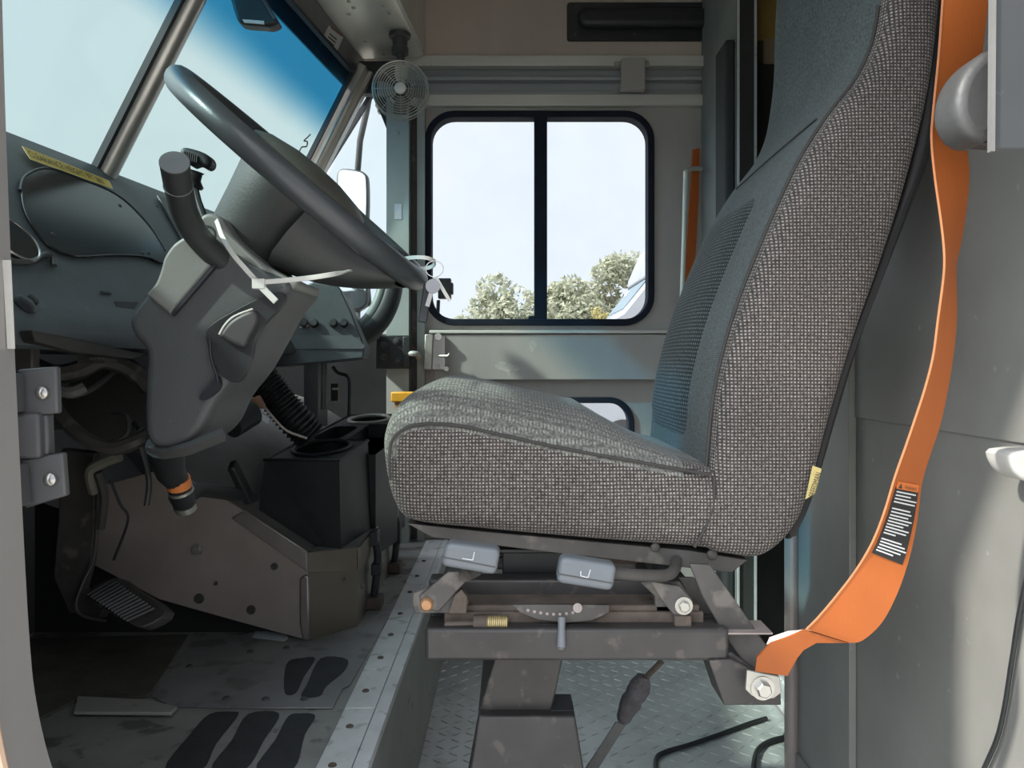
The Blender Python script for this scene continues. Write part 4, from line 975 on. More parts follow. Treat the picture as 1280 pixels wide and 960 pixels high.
def ring(c, a, b, r1, r2, n=28): return [c + a * cos(2 * pi * k / n) * r1 + b * sin(2 * pi * k / n) * r2 for k in range(n)]
rp = [P(u, v, dd) for u, v, dd in ((497, 325, 1.13), (515, 322, 1.115), (530, 322, 1.11), (541, 325, 1.12), (544, 329, 1.14), (538, 334, 1.16), (520, 337, 1.165), (505, 337, 1.17), (499, 333, 1.17))]
rc = catmull(rp, 4, False); m.ribbon([(p + V((0, 0, .0028)), p - V((0, 0, .0028))) for p in rc], .002)
tag(obj('zip_tie', m, M['tie']), 'white zip tie around the lower wheel rim holding the keys', 'zip tie', 'white zip ties on the steering gear')
ks = thing('key_ring', 'key ring with a steel key and black tag hanging from wheel', 'keys', P(540, 340, 1.11))
kd = 1.108
m = MB(); m.tube(ring(P(543, 336, kd), V((1, 0, 0)), V((0, .3, 1)).normalized(), .0125, .0125), .0008, 6, closed=True); obj('ring', m, M['chrome'], ks)
m = MB(); m.lathe([(.0001, -.0012), (.0105, -.0012), (.0105, .0012), (.0001, .0012)], P(541, 358, kd - .004), (.2, -1, .1), 20); m.bar(P(539, 366, kd - .004), P(534, 383, kd - .002), .0062, .002); m.tube([P(542, 348, kd), P(541, 353, kd)], .002, 6); obj('key', m, mat('key_metal', (.30, .30, .31), .3, .9), ks)
m = MB(); m.bar(P(545, 347, kd + .006), P(562, 376, kd + .006), .005, .003); obj('key_tag', m, M['tie'], ks)
m = MB(); m.bar(P(535, 356, kd + .004), P(528, 403, kd), .0125, .005); obj('fob', m, M['rubber'], ks, bevel=.0015)
m = MB(); m.obox(P(556, 361, 2.66), (.022, 0, 0), (0, .02, 0), (0, 0, .035)); m.obox(P(563, 361, 2.66), (.010, 0, 0), (0, .015, 0), (0, 0, .02)); m.tube([P(548, 375, 2.66), P(547, 396, 2.66)], .007, 8)
tag(obj('mirror_clamp', m, M['black'], bevel=.003), 'small black clamp outside the left edge of door window', 'clamp')

# ------------------------------------------------------------------ dash
dash = thing('dashboard', 'slate grey dashboard with smoked instrument lens and yellow sticker', 'dashboard', Q(-.9, 1.5, .05))
sec = [(-.795, .395), (-.762, .400), (-.735, .386), (-.52, .105), (-.470, .048), (-.480, .020), (-.56, .030), (-.85, .02), (-1.2, .1), (-1.2, .36)]
dn, df = .66, 2.08
m = MB()
ds = catmull([V((x, 0, z)) for x, z in sec], 3, True, (3, 6, 7, 8, 9)); 
ysn = [dn + (df - dn) * k / 10 for k in range(11)]
pts = []; fs = []
N = len(ds)
for y in ysn:
    for p in ds: pts.append(Q(sweepx(p.x, y), y, p.z))
for j in range(10):
    for i in range(N): fs.append((j * N + i, j * N + (i + 1) % N, (j + 1) * N + (i + 1) % N, (j + 1) * N + i))
fs += [tuple(range(N))[::-1], tuple(10 * N + i for i in range(N))]
m.add(pts, fs); obj('dash_shell', m, M['dash'], dash, smooth=45)
m = MB(); m.box(-.98, -.785, .66, .97, .06, .388); obj('dash_shade_block', m, M['dash'], dash, bevel=.02)  # unseen box added beyond the frame to shade the lower column
# plane of the sloping face: point on the face seen at u, v
fa, fb = V((-.735, 2.45, .392)), V((-.52, 2.45, .105))
fn = (fb - fa).cross(V((-.125, -1, 0))).normalized()
if fn.x < 0: fn = -fn
def onface(u, v, off=0.0):
    a = V(((u - 640) / F, 1, (455 - v) / F)); p = a * ((fa + fn * off).dot(fn) / a.dot(fn)); return V((p.x, p.y, p.z + EYE))
def facepatch(name, pts, off, th, mt, parent, per=4, sharp=(), **k):
    m = MB(); ps = catmull([onface(u, v, off) for u, v in pts], per, True, sharp) if per > 1 else [onface(u, v, off) for u, v in pts]
    m.prism(ps, fn * th); return obj(name, m, mt, parent, **k)
lens = facepatch('instrument_lens', [(25, 238), (30, 222), (48, 212), (68, 212), (100, 224), (135, 238), (160, 255), (188, 285), (206, 314), (203, 330), (180, 322), (140, 320), (95, 322), (62, 310), (42, 288), (28, 262)], .001, .004, M['lens'], dash, bevel=.0015)
lens['label'] = 'smoked dark instrument lens'
m = MB(); m.tube(catmull([onface(u, v, .004) for u, v in ((25, 238), (30, 222), (48, 212), (68, 212), (100, 224), (135, 238), (160, 255), (188, 285), (206, 314))], 4, False), .003, 6); obj('lens_gasket', m, M['rubber'], dash)
m = MB()
for u, v in ((66, 293), (150, 257), (178, 316), (186, 316), (196, 258)): m.screw(onface(u, v, .005), fn, .004)
obj('lens_screw', m, M['belthouse'], dash)
ga = onface(17, 297, .006)
g1 = (onface(24, 297, .006) - ga).normalized(); g2 = fn.cross(g1)
m = MB(); m.tube([ga + (g1 * cos(2 * pi * k / 32) + g2 * sin(2 * pi * k / 32)) * .042 for k in range(32)], .0025, 8, closed=True); gr = obj('gauge_ring', m, M['chrome'], dash)
m = MB(); m.lathe([(.0001, .001), (.040, .001), (.041, -.004)], ga, fn, 32); obj('gauge_face', m, M['lens'], gr)
m = MB(); m.lathe([(.016, 0), (.016, .008), (.011, .011), (.0001, .011)], onface(28, 384, .0), fn, 20); m.lathe([(.009, 0), (.008, .010), (.0001, .011)], onface(36, 379, .0), fn, 16); obj('dash_knob', m, M['black'], dash)
m = MB(); m.tube(catmull([onface(u, v, .004) for u, v in ((8, 326), (36, 327), (56, 318), (66, 322), (68, 332))], 4, False), .004, 8); obj('trim_bead', m, M['belthouse'], dash)
facepatch('slot_hole', [(125, 364), (138, 366), (139, 368), (126, 367)], .0008, .001, M['rubber'], dash, 1)
facepatch('slot_hole', [(143, 377), (173, 378), (163, 394), (146, 391)], .0008, .001, M['rubber'], dash, 1)
st_ = facepatch('clearance_sticker', [(28, 183), (136, 226), (141, 236), (38, 199)], .0036, .0008, M['ylabel'], dash, 1)
st_['label'] = 'yellow clearance height sticker'
a_ = onface(37.5, 196.5, .0046); xd = onface(138, 234.2, .0046) - a_; up = onface(30, 184.5, .0046) - a_
L_t = xd.length
yd = up - xd.normalized() * up.dot(xd.normalized())
tx = text('sticker_lettering', 'CLEARANCE HEIGHT 9FT 6IN', a_ + yd * .1 + xd * .02, xd, yd, yd.length * .98, M['ink'], st_)
xs = [v.co for v in tx.data.vertices]; ln = max((q - a_).dot(xd.normalized()) for q in xs)
for v in tx.data.vertices:
    q = v.co - a_; k_ = q.dot(xd.normalized()); v.co = v.co + xd.normalized() * (k_ * (.93 * L_t / ln) - k_)
m = MB()
pf = [onface(u, v, .0045) for u, v in ((28, 183), (136, 226), (141, 236), (38, 199))]
for i in range(4): m.bar(pf[i], pf[(i + 1) % 4], .0016, .0008, fn)
obj('sticker_border', m, mat('sticker_edge', (.70, .60, .30), .5), st_)
# lower dash panel with its brown edge
A = [P(u, v, dd) for u, v, dd in ((12, 378, .95), (45, 405, 1.02), (100, 420, 1.16), (160, 438, 1.27), (186, 440, 1.30), (150, 398, 1.30), (110, 372, 1.24), (40, 350, 1.05))]
low = MB(); low.prism([P(u, v, dd) for u, v, dd in ((40, 412, .98), (44, 428, 1.0), (90, 440, 1.12), (165, 449, 1.26), (186, 443, 1.28), (160, 438, 1.25), (100, 424, 1.13))], V((-.03, .02, 0))); obj('lower_flange', low, mat('dirty_brown_flange', (.045, .043, .042), .6, 0, .2, 14), dash, bevel=.002)
# dash vent seen behind the stalk
facepatch('vent_slat', [(196, 245), (208, 250), (236, 292), (226, 300)], .001, .003, M['black'], dash, 1)
facepatch('vent_slat', [(214, 252), (222, 256), (244, 288), (240, 293)], .001, .003, M['black'], dash, 1)

# switch panel in the middle of the dash
swp = thing('switch_panel', 'dark grey switch console with round knobs behind steering column', 'switch console', P(405, 440, 1.95))
m = MB()
top = [P(386, 352, 2.30), P(424, 366, 2.20), P(428, 392, 2.12), P(456, 432, 2.0), P(448, 449, 2.0), P(352, 458, 1.72), P(330, 440, 1.72), P(352, 360, 1.85)]
m.prism([P(392, 352, 1.9), P(424, 358, 1.9), P(440, 392, 1.9), P(456, 433, 1.9), P(454, 448, 1.9), P(330, 460, 1.9), P(330, 380, 1.9)], (-.05, .35, 0))
obj('console_body', m, M['dash'], swp, bevel=.004)
m = MB(); m.prism([P(366, 419, 1.896), P(440, 419, 1.896), P(456, 432, 1.896), P(454, 436, 1.896), P(360, 436, 1.896)], (0, .004, 0)); obj('console_lip', m, mat('console_lip', (.10, .115, .125), .5), swp)
for u in (380, 393, 417, 430):
    m = MB(); m.lathe([(.010, 0), (.010, .012), (.008, .014), (.0001, .014)], P(u, 405, 1.9), (.1, -1, .3), 16); obj('knob', m, M['black'], swp)
m = MB(); m.prism([P(374, 410, 1.894), P(380, 398, 1.894), P(386, 408, 1.894)], (0, .003, 0)); obj('warning_patch', m, mat('pinkish_patch', (.45, .33, .28), .6), swp)
m = MB(); m.tube([P(405, 452, 1.93), P(405, 474, 1.93), P(404.5, 512, 1.93)], [.007, .006, .0075], 10); obj('support_rod', m, M['belthouse'], swp)
m = MB(); m.obox(P(395, 490, 2.0), (.018, 0, 0), (0, .05, 0), (0, 0, .09)); obj('support_leg', m, M['dash'], swp)
cb = thing('wiring_connector', 'black cable and connector beyond the hanging support rod', 'cable', P(420, 480, 2.2))
m = MB(); m.tube(catmull([P(416, 458, 2.2), P(422, 466, 2.2), P(434, 470, 2.2), P(437, 482, 2.2), P(436, 520, 2.2)], 4, False), .005, 8); obj('cable', m, M['black'], cb)
m = MB(); m.obox(P(419, 490, 2.2), (.010, 0, 0), (0, .01, 0), (0, 0, .025)); obj('connector', m, M['black'], cb); m = MB(); m.obox(P(419, 486, 2.185), (.008, 0, 0), (0, .003, 0), (0, 0, .003)); obj('connector_label', m, M['label'], cb)
# curved black bar at the far end of the dash
cg = thing('curved_grab_bar', 'thick curved black bar at the far end of dash below window', 'grab bar', P(450, 430, 2.35))
cps = catmull([P(u, v, dd) for u, v, dd in ((430, 262, 2.3), (458, 290, 2.3), (478, 318, 2.3), (489, 345, 2.3), (487, 372, 2.28), (474, 400, 2.25), (452, 420, 2.22), (425, 430, 2.2))], 6, False)
m = MB(); m.tube(cps, .033, 16); gb = obj('bar', m, M['hub'], cg)
m = MB(); m.tube([p + V((-.022, -.016, .012)) for p in cps[6:36]], .017, 10); obj('bar_insert', m, mat('bar_insert_grey', (.16, .19, .18), .45), gb)
m = MB(); m.prism([P(420, 411, 2.4), P(468, 411, 2.4), P(468, 423, 2.4), P(425, 428, 2.4)], (0, .1, 0)); tag(obj('corner_tray', m, mat('tray_grey', (.19, .19, .18), .5), bevel=.004), 'small grey ledge at dash corner inside the curved bar', 'ledge')

# ------------------------------------------------------------------ under the dash: brake, shaft, wiring
br = thing('brake_pedal', 'ribbed black brake pedal on a wide arm above the dark floor', 'pedal', P(160, 790, 1.4))
pc_ = [P(u, v, dd) for u, v, dd in ((108, 745, 1.40), (142, 722, 1.44), (166, 735, 1.42), (206, 763, 1.36), (180, 783, 1.33), (160, 778, 1.34))]
m = MB(); m.prism(catmull(pc_, 3, True), V((.01, .02, -.012))); obj('pedal_plate', m, M['blacksteel2'], br, bevel=.003)
m = MB()
q0, q1, q2, q3 = P(110, 744, 1.395), P(142, 724, 1.435), P(198, 763, 1.355), P(164, 779, 1.335)
for k in range(14):
    f = .04 + k * .07; m.bar(q0.lerp(q3, f) + V((-.002, -.004, .003)), q1.lerp(q2, f) + V((-.002, -.003, .002)), .004, .004)
obj('pedal_ribs', m, M['black'], br)
m = MB(); m.ribbon([(P(80, 560, 1.45), P(122, 565, 1.45)), (P(76, 650, 1.46), P(122, 650, 1.46)), (P(70, 720, 1.47), P(118, 700, 1.47)), (P(92, 765, 1.46), P(106, 735, 1.45)), (P(128, 772, 1.43), P(140, 755, 1.43))], .02); obj('pedal_arm', m, M['blacksteel2'], br, bevel=.003)
m = MB(); m.tube(catmull([P(122, 600, 1.44), P(119, 690, 1.45), P(104, 728, 1.44), P(95, 756, 1.42), (P(104, 770, 1.41)), P(132, 776, 1.40)], 4, False), .0028, 8); obj('arm_edge', m, M['belthouse'], br)
sf = thing('steering_shaft', 'dark steering shaft with an orange ring hanging below the column', 'shaft', P(225, 630, 1.2))
m = MB(); m.tube([P(206, 556, 1.16), P(213, 590, 1.2), P(222, 602, 1.22)], [.028, .022, .018], 14); m.tube([P(222, 602, 1.22), P(232, 634, 1.27)], .018, 14); obj('shaft_tube', m, M['black'], sf)
m = MB(); m.tube([P(222, 598, 1.215), P(224, 608, 1.222)], .019, 14); obj('orange_ring', m, M['redlead'], sf)
m = MB(); m.tube([P(226, 612, 1.23), P(227, 615, 1.232)], .0195, 14); m.tube([P(231, 631, 1.26), P(233, 637, 1.265)], .017, 14); obj('shaft_collar', m, M['zinc'], sf)
m = MB(); m.tube([P(225, 620, 1.30), P(250, 612, 1.4), P(290, 617, 1.55), P(318, 622, 1.62)], [.02, .013, .014, .010], 12); obj('drive_joint', m, M['black'], sf)
m = MB(); m.bar(P(290, 580, 1.55), P(312, 626, 1.6), .016, .03); obj('dark_lever', m, M['black'], sf, bevel=.004)
wr = thing('wiring_harness', 'tangle of grey and dark wires looping under the dashboard', 'wiring', P(110, 520, 1.3))
def wire(name, pts, r, mt): 
    m = MB(); m.tube(catmull([P(*p) for p in pts], 6, False), r, 8); obj(name, m, mt, wr)
wire('loop_hose', [(20, 478, 1.28), (60, 500, 1.27), (80, 525, 1.25), (105, 547, 1.23), (140, 560, 1.22), (170, 552, 1.22), (190, 540, 1.24)], .012, M['blacksteel2'])
wire('bundle', [(48, 460, 1.3), (70, 468, 1.28), (100, 462, 1.3), (130, 450, 1.32), (165, 462, 1.34), (186, 485, 1.36)], .016, M['blacksteel2'])
wire('wire', [(60, 480, 1.3), (85, 492, 1.27), (110, 488, 1.28), (135, 470, 1.32), (150, 455, 1.35)], .006, M['belthouse'])
wire('wire', [(140, 518, 1.34), (158, 520, 1.33), (160, 540, 1.33), (145, 552, 1.33)], .004, M['belthouse'])
wire('wire', [(176, 538, 1.3), (168, 530, 1.32), (176, 560, 1.32), (186, 600, 1.34), (183, 632, 1.34)], .005, M['hub'])
wire('wire', [(138, 600, 1.45), (150, 630, 1.46), (160, 650, 1.47), (142, 700, 1.48)], .0025, M['rubber'])
wire('bracket', [(118, 615, 1.4), (113, 590, 1.38), (125, 580, 1.38), (150, 570, 1.38)], .010, mat('pale_olive_bracket', (.17, .165, .13), .6))
wire('bracket', [(122, 590, 1.38), (130, 620, 1.4), (126, 660, 1.42)], .008, M['blacksteel2'])
wire('connector', [(72, 487, 1.26), (90, 490, 1.26), (105, 484, 1.27)], .011, M['dogtop'])
m = MB(); m.obox(P(122, 449, 1.28), (.022, 0, 0), (0, .02, 0), (0, 0, .007))
for k in range(4): m.cyl(P(114 + 5 * k, 448, 1.26), P(114 + 5 * k, 448, 1.252), .0028, 8)
obj('fuse_connector', m, M['blacksteel2'], wr)
m = MB(); m.obox(P(34, 448, 1.15), (.014, 0, 0), (0, .01, 0), (0, 0, .018))
tag(obj('speaker_grille', m, M['blacksteel2'], bevel=.003), 'small perforated dark grille left of the wiring', 'grille')
m = MB(); m.lathe([(.05, -.12), (.075, -.12), (.085, 0), (.08, .02), (.04, .03), (.0001, .03)], P(138, 508, 1.46), (.2, -1, .25), 28); tag(obj('brake_booster', m, M['cargo']), 'round dark canister deep under the dash behind wires', 'canister')
# hinge plates on the door post
for nm, lab_, pts, bolt in (('hinge_plate', 'upper dark hinge plate with one bolt on left door post', [(20, 462), (70, 458), (72, 517), (22, 520)], (54, 491)), ('hinge_plate', 'lower grey hinge plate with shiny bolt on left door post', [(26, 574), (78, 566), (82, 620), (30, 636)], (64, 599))):
    hg = thing(nm, lab_, 'hinge', P(40, 500, .66), 'hinge plates on the door post'); m = MB(); m.prism([P(u, v, .66) for u, v in pts], (0, .008, 0)); m.bar(P(pts[0][0] - 2, pts[0][1] + 5, .66), P(pts[3][0] - 2, pts[3][1] - 5, .66), .016, .03); obj('plate', m, mat('hinge_grey', (.085, .085, .09), .45, .2), hg, bevel=.002)
    m = MB(); m.lathe([(.006, 0), (.0055, .003), (.003, .005), (.0001, .0055)], P(*bolt, .66), (0, -1, 0), 14); obj('bolt', m, M['chrome'], hg)
m = MB(); m.bar(P(36, 516, .665), P(38, 572, .665), .028, .02); m.bar(P(55, 516, .668), P(57, 570, .668), .012, .012); tag(obj('hinge_bar', m, mat('hinge_bar_grey', (.08, .08, .085), .45, .2), bevel=.003), 'dark hinge bar joining the two plates on the door post', 'hinge')

# ------------------------------------------------------------------ engine cover
dog = thing('engine_cover', 'dusty brown grey metal engine cover with bolted side panel', 'engine cover', Q(-.6, 1.9, -.59))
Y0 = 1.64
def q(u, v, d=Y0): 
    p = P(u, v, d); return (p.x, p.z - EYE)
side = [q(385, 801), q(300, 778), q(200, 750), q(112, 704), q(112, 610), q(190, 590), q(238, 600), q(308, 640), q(385, 694)]
m = MB(); m.prism([Q(x, Y0, z) for x, z in side], (0, .006, 0)); sp2 = obj('side_panel', m, M['dog'], dog, bevel=.002)
for u, v, r in ((246, 687, .012), (249, 748, .010), (314, 762, .009), (343, 708, .007), (270, 729, .004)):
    m = MB(); m.bolt(P(u, v, Y0), (0, -1, 0), r * .75, .008); obj('panel_bolt', m, M['zinc'] if r > .0105 else M['belthouse'], sp2)
XR = -.347
# top and rear surfaces
B0, B1, B2, B3 = P(300, 470, 2.35), P(390, 500, 2.35), P(442, 532, 2.35), Q(-.41, 2.35, -.41)
a0 = Q(-1.05, Y0, -.06); a1 = Q(q(236, 600)[0], Y0, q(236, 600)[1]); a2 = Q(q(308, 640)[0], Y0, q(308, 640)[1]); a3 = Q(q(385, 690)[0], Y0, q(385, 690)[1])
b3 = Q(XR, 1.727, a3.z - EYE - .01); dy = V((0, .86, 0))
m = MB()
m.prism([a0, a1, a2, a3, Q(-.5, Y0, -.60), Q(-1.05, Y0, -.60)], (0, 0, 0)) if False else None
yb = 2.35
def at(p, y): return V((p.x, y, p.z))
body = [a0, a1, a2, a3]
m.add([at(p, Y0 + .006) for p in body] + [B0, B1, B2, B3], [(0, 1, 5, 4), (1, 2, 6, 5), (2, 3, 7, 6)])
m.add([a3, b3, at(b3, 2.35), B3], [(0, 1, 2, 3)]); m.add([B0, B1, B2, B3, at(b3, 2.35), Q(XR, 2.35, -.59), Q(-1.05, 2.35, -.59)], [tuple(range(7))])
obj('top_panel', m, M['dogtop'], dog)
m = MB()
fz = -.59
m.add([Q(a3.x, Y0, fz), Q(XR, 1.727, fz), b3, a3], [(0, 1, 2, 3)]); m.add([Q(XR, 1.727, fz), Q(XR, yb, fz), at(b3, yb), b3], [(0, 1, 2, 3)])
obj('rear_panel', m, mat('tan_metal_rear_panel', (.215, .19, .155), .4, .45, .12, 6), dog)
m = MB(); m.prism([at(a3, 0) + V((0, Y0 - .006, .0)), V((XR, 1.721, b3.z)), V((XR, 1.721, b3.z - .052)), V((a3.x, Y0 - .006, a3.z - .042))], (0, .006, 0))
m.prism([V((XR + .001, 1.721, b3.z)), V((XR + .001, yb, b3.z)), V((XR + .001, yb, b3.z - .05)), V((XR + .001, 1.721, b3.z - .05))], (.006, 0, 0))
m.bolt(P(453, 733, 1.72), (1, -1, 0), .004); m.bolt(P(431, 724, 1.70), (.7, -.7, 0), .004)
obj('rear_flange', m, mat('tan_metal_flange', (.23, .2, .165), .38, .5, .1, 8), dog, bevel=.0015)
m = MB(); m.prism([V((p.x, Y0 - .008, p.z + .004)) for p in (a2, a3)] + [V((a3.x, Y0 - .008, a3.z - .040)), V((a2.x - .03, Y0 - .008, a2.z - .012))], (0, .008, 0))
obj('edge_trim', m, M['dogtrim'], dog, bevel=.002)
m = MB(); m.prism([P(u, v, Y0 - .008) for u, v in ((374, 724), (380, 719), (386, 720), (387, 801), (378, 801), (374, 780))], (0, .010, 0)); obj('corner_trim', m, M['dogtrim'], dog, bevel=.004)
m = MB(); m.add([Q(-1.05, Y0 + .05, -.62), Q(-.46, Y0 + .05, -.62), Q(-.46, Y0 + .05, -.50), Q(-1.05, Y0 + .05, -.30)], [(0, 1, 2, 3)]); obj('inner_skirt', m, M['dark'], dog)
# rubber latches on the rear face
for k, (yy, lb) in enumerate(((1.86, 'near black rubber latch on rear face of engine cover'), (2.18, 'far black rubber latch on rear face of engine cover'))):
    l = thing('rubber_latch', lb, 'latch', Q(XR, yy, -.58), 'rubber latches on the engine cover')
    m = MB(); m.tube(catmull([Q(XR + .012, yy, -.42), Q(XR + .022, yy, -.46), Q(XR + .018, yy, -.52), Q(XR + .012, yy, -.565)], 4, False), .010, 8); m.obox(Q(XR + .014, yy, -.42), (.010, 0, 0), (0, .022, 0), (0, 0, .018)); m.obox(Q(XR + .020, yy, -.495), (.012, 0, 0), (0, .018, 0), (0, 0, .014)); obj('strap', m, M['rubber'], l, bevel=.003)
    m = MB(); m.obox(Q(XR + .015, yy, -.575), (.018, 0, 0), (0, .025, 0), (0, 0, .014)); obj('base', m, M['rust'], l, bevel=.003)
# cup holder console
cu_ = thing('cup_holder_console', 'black plastic cup holder tray standing on the engine cover', 'cup holder', P(410, 690, 1.75))
def slope(x):   # height of the cover top
    f = (x - a2.x) / (a3.x - a2.x); return a2.z + (a3.z - a2.z) * f
y0c, y1c = 1.70, 2.33
zn, zf = (455 - 575) / F * y0c + EYE, (455 - 519) / F * y1c + EYE
def top(f, x): return V((x, y0c + (y1c - y0c) * f, zn + (zf - zn) * f))
xl0, xr0 = (331 - 640) / F * y0c, (424 - 640) / F * y0c
xl1, xr1 = (438 - 640) / F * y1c, (506 - 640) / F * y1c
def T(f, s): 
    a, b = xl0 + (xl1 - xl0) * f, xr0 + (xr1 - xr0) * f; return top(f, a + (b - a) * s)
# top surface with holes: build ring faces
def hole_top(mb, f0, f1, s0, s1, hf, hs, rf, rs, n=24, depth=.08, rect=False):
    outer = []; inner = []
    for k in range(n):
        t = 2 * pi * k / n + pi / 4; cx, cy = cos(t), sin(t); mx_ = max(abs(cx), abs(cy)); sx_, sy_ = cx / mx_, cy / mx_
        outer.append(T((f0 + f1) / 2 + sy_ * (f1 - f0) / 2, (s0 + s1) / 2 + sx_ * (s1 - s0) / 2))
        if rect: e = (abs(cx) ** 5 + abs(cy) ** 5) ** .2; inner.append(T(hf + rf * cy / e, hs + rs * cx / e))
        else: inner.append(T(hf + rf * cy, hs + rs * cx))
    low = [p + V((0, 0, -depth)) for p in inner]
    mb.add(outer + inner + low, [(k, (k + 1) % n, n + (k + 1) % n, n + k) for k in range(n)] + [(n + k, n + (k + 1) % n, 2 * n + (k + 1) % n, 2 * n + k) for k in range(n)] + [tuple(2 * n + k for k in range(n))])
    return inner
m = MB()
i1 = hole_top(m, 0, .36, 0, 1, .20, .52, .145, .37)
hole_top(m, .36, .72, 0, .62, .54, .30, .155, .22, rect=True)
i3 = hole_top(m, .72, 1, 0, 1, .86, .5, .115, .34)
obj('tray_top', m, M['cup'], cu_, smooth=30)
for nm, i_, mt in (('cup_ring', i1, M['cup']), ('cup_ring', i3, M['riser'])):
    m = MB(); m.tube([p + V((0, 0, .002)) for p in i_], .0055, 8, closed=True); obj(nm, m, mt, cu_)
m = MB()
ca, cb_, cc, cd = T(0, 0), T(0, 1), T(.36, 1), T(.36, .62)
ce, cf_, cg_, ch = T(.72, .62), T(.72, 1), T(1, 1), T(1, 0)
def down(p, zz=None):
    return V((p.x + .0, p.y, min(slope(p.x), p.z - .05) - .012 if zz is None else zz))
fl_ = down(ca); fl_.x -= .012; fr_ = V((cb_.x + .006, cb_.y - .006, slope(cb_.x) - .02))
fl_.y -= .008
m.add([ca, cb_, fr_, fl_], [(0, 1, 2, 3)])
c2_ = V((cc.x + .012, cc.y, slope(cc.x) - .01)); m.add([cb_, cc, c2_, fr_], [(0, 1, 2, 3)])
d2 = V((cd.x, cd.y, slope(cd.x) - .02)); m.add([cc, cd, d2, c2_], [(0, 1, 2, 3)])
e2 = V((ce.x, ce.y, slope(ce.x) - .02)); m.add([cd, ce, e2, d2], [(0, 1, 2, 3)])
f2_ = V((cf_.x, cf_.y, slope(cf_.x) - .02)); m.add([ce, cf_, f2_, e2], [(0, 1, 2, 3)])
g2_ = V((cg_.x, cg_.y, slope(cg_.x) - .02)); m.add([cf_, cg_, g2_, f2_], [(0, 1, 2, 3)])
h2_ = down(ch); m.add([cg_, ch, h2_, g2_], [(0, 1, 2, 3)]); m.add([ch, ca, fl_, h2_], [(0, 1, 2, 3)])
# deeper bin beside the slot
bz = -.035
k1, k2, k3, k4 = [p + V((0, 0, bz)) for p in (T(.36, .64), T(.36, 1.12), T(.72, 1.12), T(.72, .64))]
def w_(p): return V((p.x, p.y, slope(p.x) - .02))
m.add([k2, k3, w_(k3), w_(k2)], [(0, 1, 2, 3)]); m.add([k1, k2, w_(k2), w_(k1)], [(0, 1, 2, 3)]); m.add([k3, k4, w_(k4), w_(k3)], [(0, 1, 2, 3)])
kb = [p + V((0, 0, -.07)) for p in (k1, k2, k3, k4)]; m.add(kb, [(0, 1, 2, 3)])
obj('tray_body', m, M['cup'], cu_, smooth=0)
m = MB(); m.tube([ca, cb_, cc, cd, ce, cf_, cg_, ch], .004, 8, closed=True); obj('tray_rim', m, M['cup'], cu_)
# ribbed hose
hs = thing('ribbed_hose', 'thick ribbed black air hose running down behind the column', 'hose', P(385, 545, 1.7))
hp = catmull([P(322, 468, 1.72), P(338, 488, 1.72), P(360, 515, 1.73), P(388, 545, 1.75)], 14, False)
m = MB(); m.tube(hp, [.037 + .0035 * (1 if k % 2 else -1) for k in range(len(hp))], 20); obj('hose', m, M['hose'], hs, smooth=20)
m = MB(); m.tube([P(318, 463, 1.72), P(324, 470, 1.72)], .039, 20); obj('cuff', m, M['rubber'], hs)
m = MB(); m.tube(catmull([P(326, 503, 1.66), P(340, 520, 1.66), P(358, 538, 1.67), P(384, 548, 1.68)], 5, False), .003, 8); obj('hose_cable', m, M['pole'], hs)
m = MB(); m.obox(P(316, 507, 1.62), (.018, 0, .010), (0, .012, 0), (-.006, 0, .011)); obj('copper_plug', m, mat('copper_plug', (.32, .17, .10), .5, .3, .2, 40), hs)
m = MB(); m.tube([P(288, 530, 1.55), P(316, 516, 1.60)], [.03, .026], 14); obj('valve_body', m, M['black'], hs); m = MB(); m.obox(P(330, 522, 1.66), (.012, 0, -.008), (0, .004, 0), (.003, 0, .005)); obj('valve_tag', m, M['paper'], hs)
yb_ = thing('yellow_grab_bar', 'yellow painted bar low beside the door post left of seat', 'bar', P(508, 497, 2.45))
m = MB(); m.obox(P(512, 496, 2.45), (.057, 0, 0), (0, .02, 0), (0, 0, .016)); obj('bar', m, M['yellow'], yb_, bevel=.004)
m = MB(); m.obox(P(497, 600, 2.45), (.008, 0, 0), (0, .01, 0), (0, 0, .25)); obj('leg', m, M['brass'], yb_)

# fan, dash camera, header label, post sticker
fan = thing('cab_fan', 'small round wire cage fan hanging at the upper corner of windshield', 'fan', P(501, 70, 2.38))
fc = P(501, 113, 2.34); fx = V((.10, -1, -.12)).normalized(); f1 = V((1, 0, 0)); f1 = (f1 - fx * f1.dot(fx)).normalized(); f2v = fx.cross(f1)
FR = .084
m = MB()
for k in range(1, 10):
    r = FR * (.22 + .78 * k / 9); hgt = .03 * sqrt(max(0, 1 - (r / FR) ** 2 * .85))
    m.tube([fc + fx * hgt + (f1 * cos(2 * pi * t / 40) + f2v * sin(2 * pi * t / 40)) * r for t in range(40)], .0017 if k < 9 else .0030, 6, closed=True)
for k in range(8):
    a = 2 * pi * k / 8; dv = f1 * cos(a) + f2v * sin(a); m.tube([fc + dv * FR * s + fx * .03 * sqrt(max(0, 1 - s * s * .85)) for s in (.2, .4, .6, .8, 1)] + [fc + dv * FR - fx * .03], .0012, 5)
m.tube([fc - fx * .03 + (f1 * cos(2 * pi * t / 40) + f2v * sin(2 * pi * t / 40)) * FR for t in range(40)], .002, 6, closed=True)
obj('cage', m, M['fanmetal'], fan)
m = MB(); m.lathe([(.0175, .026), (.0185, .031), (.015, .035), (.0001, .036)], fc, fx, 20); obj('badge', m, M['rail'], fan)
m = MB(); m.lathe([(.014, .02), (.016, -.01), (.036, -.016), (.038, -.055), (.02, -.065), (.0001, -.065)], fc, fx, 24); obj('motor', m, M['belthouse'], fan)
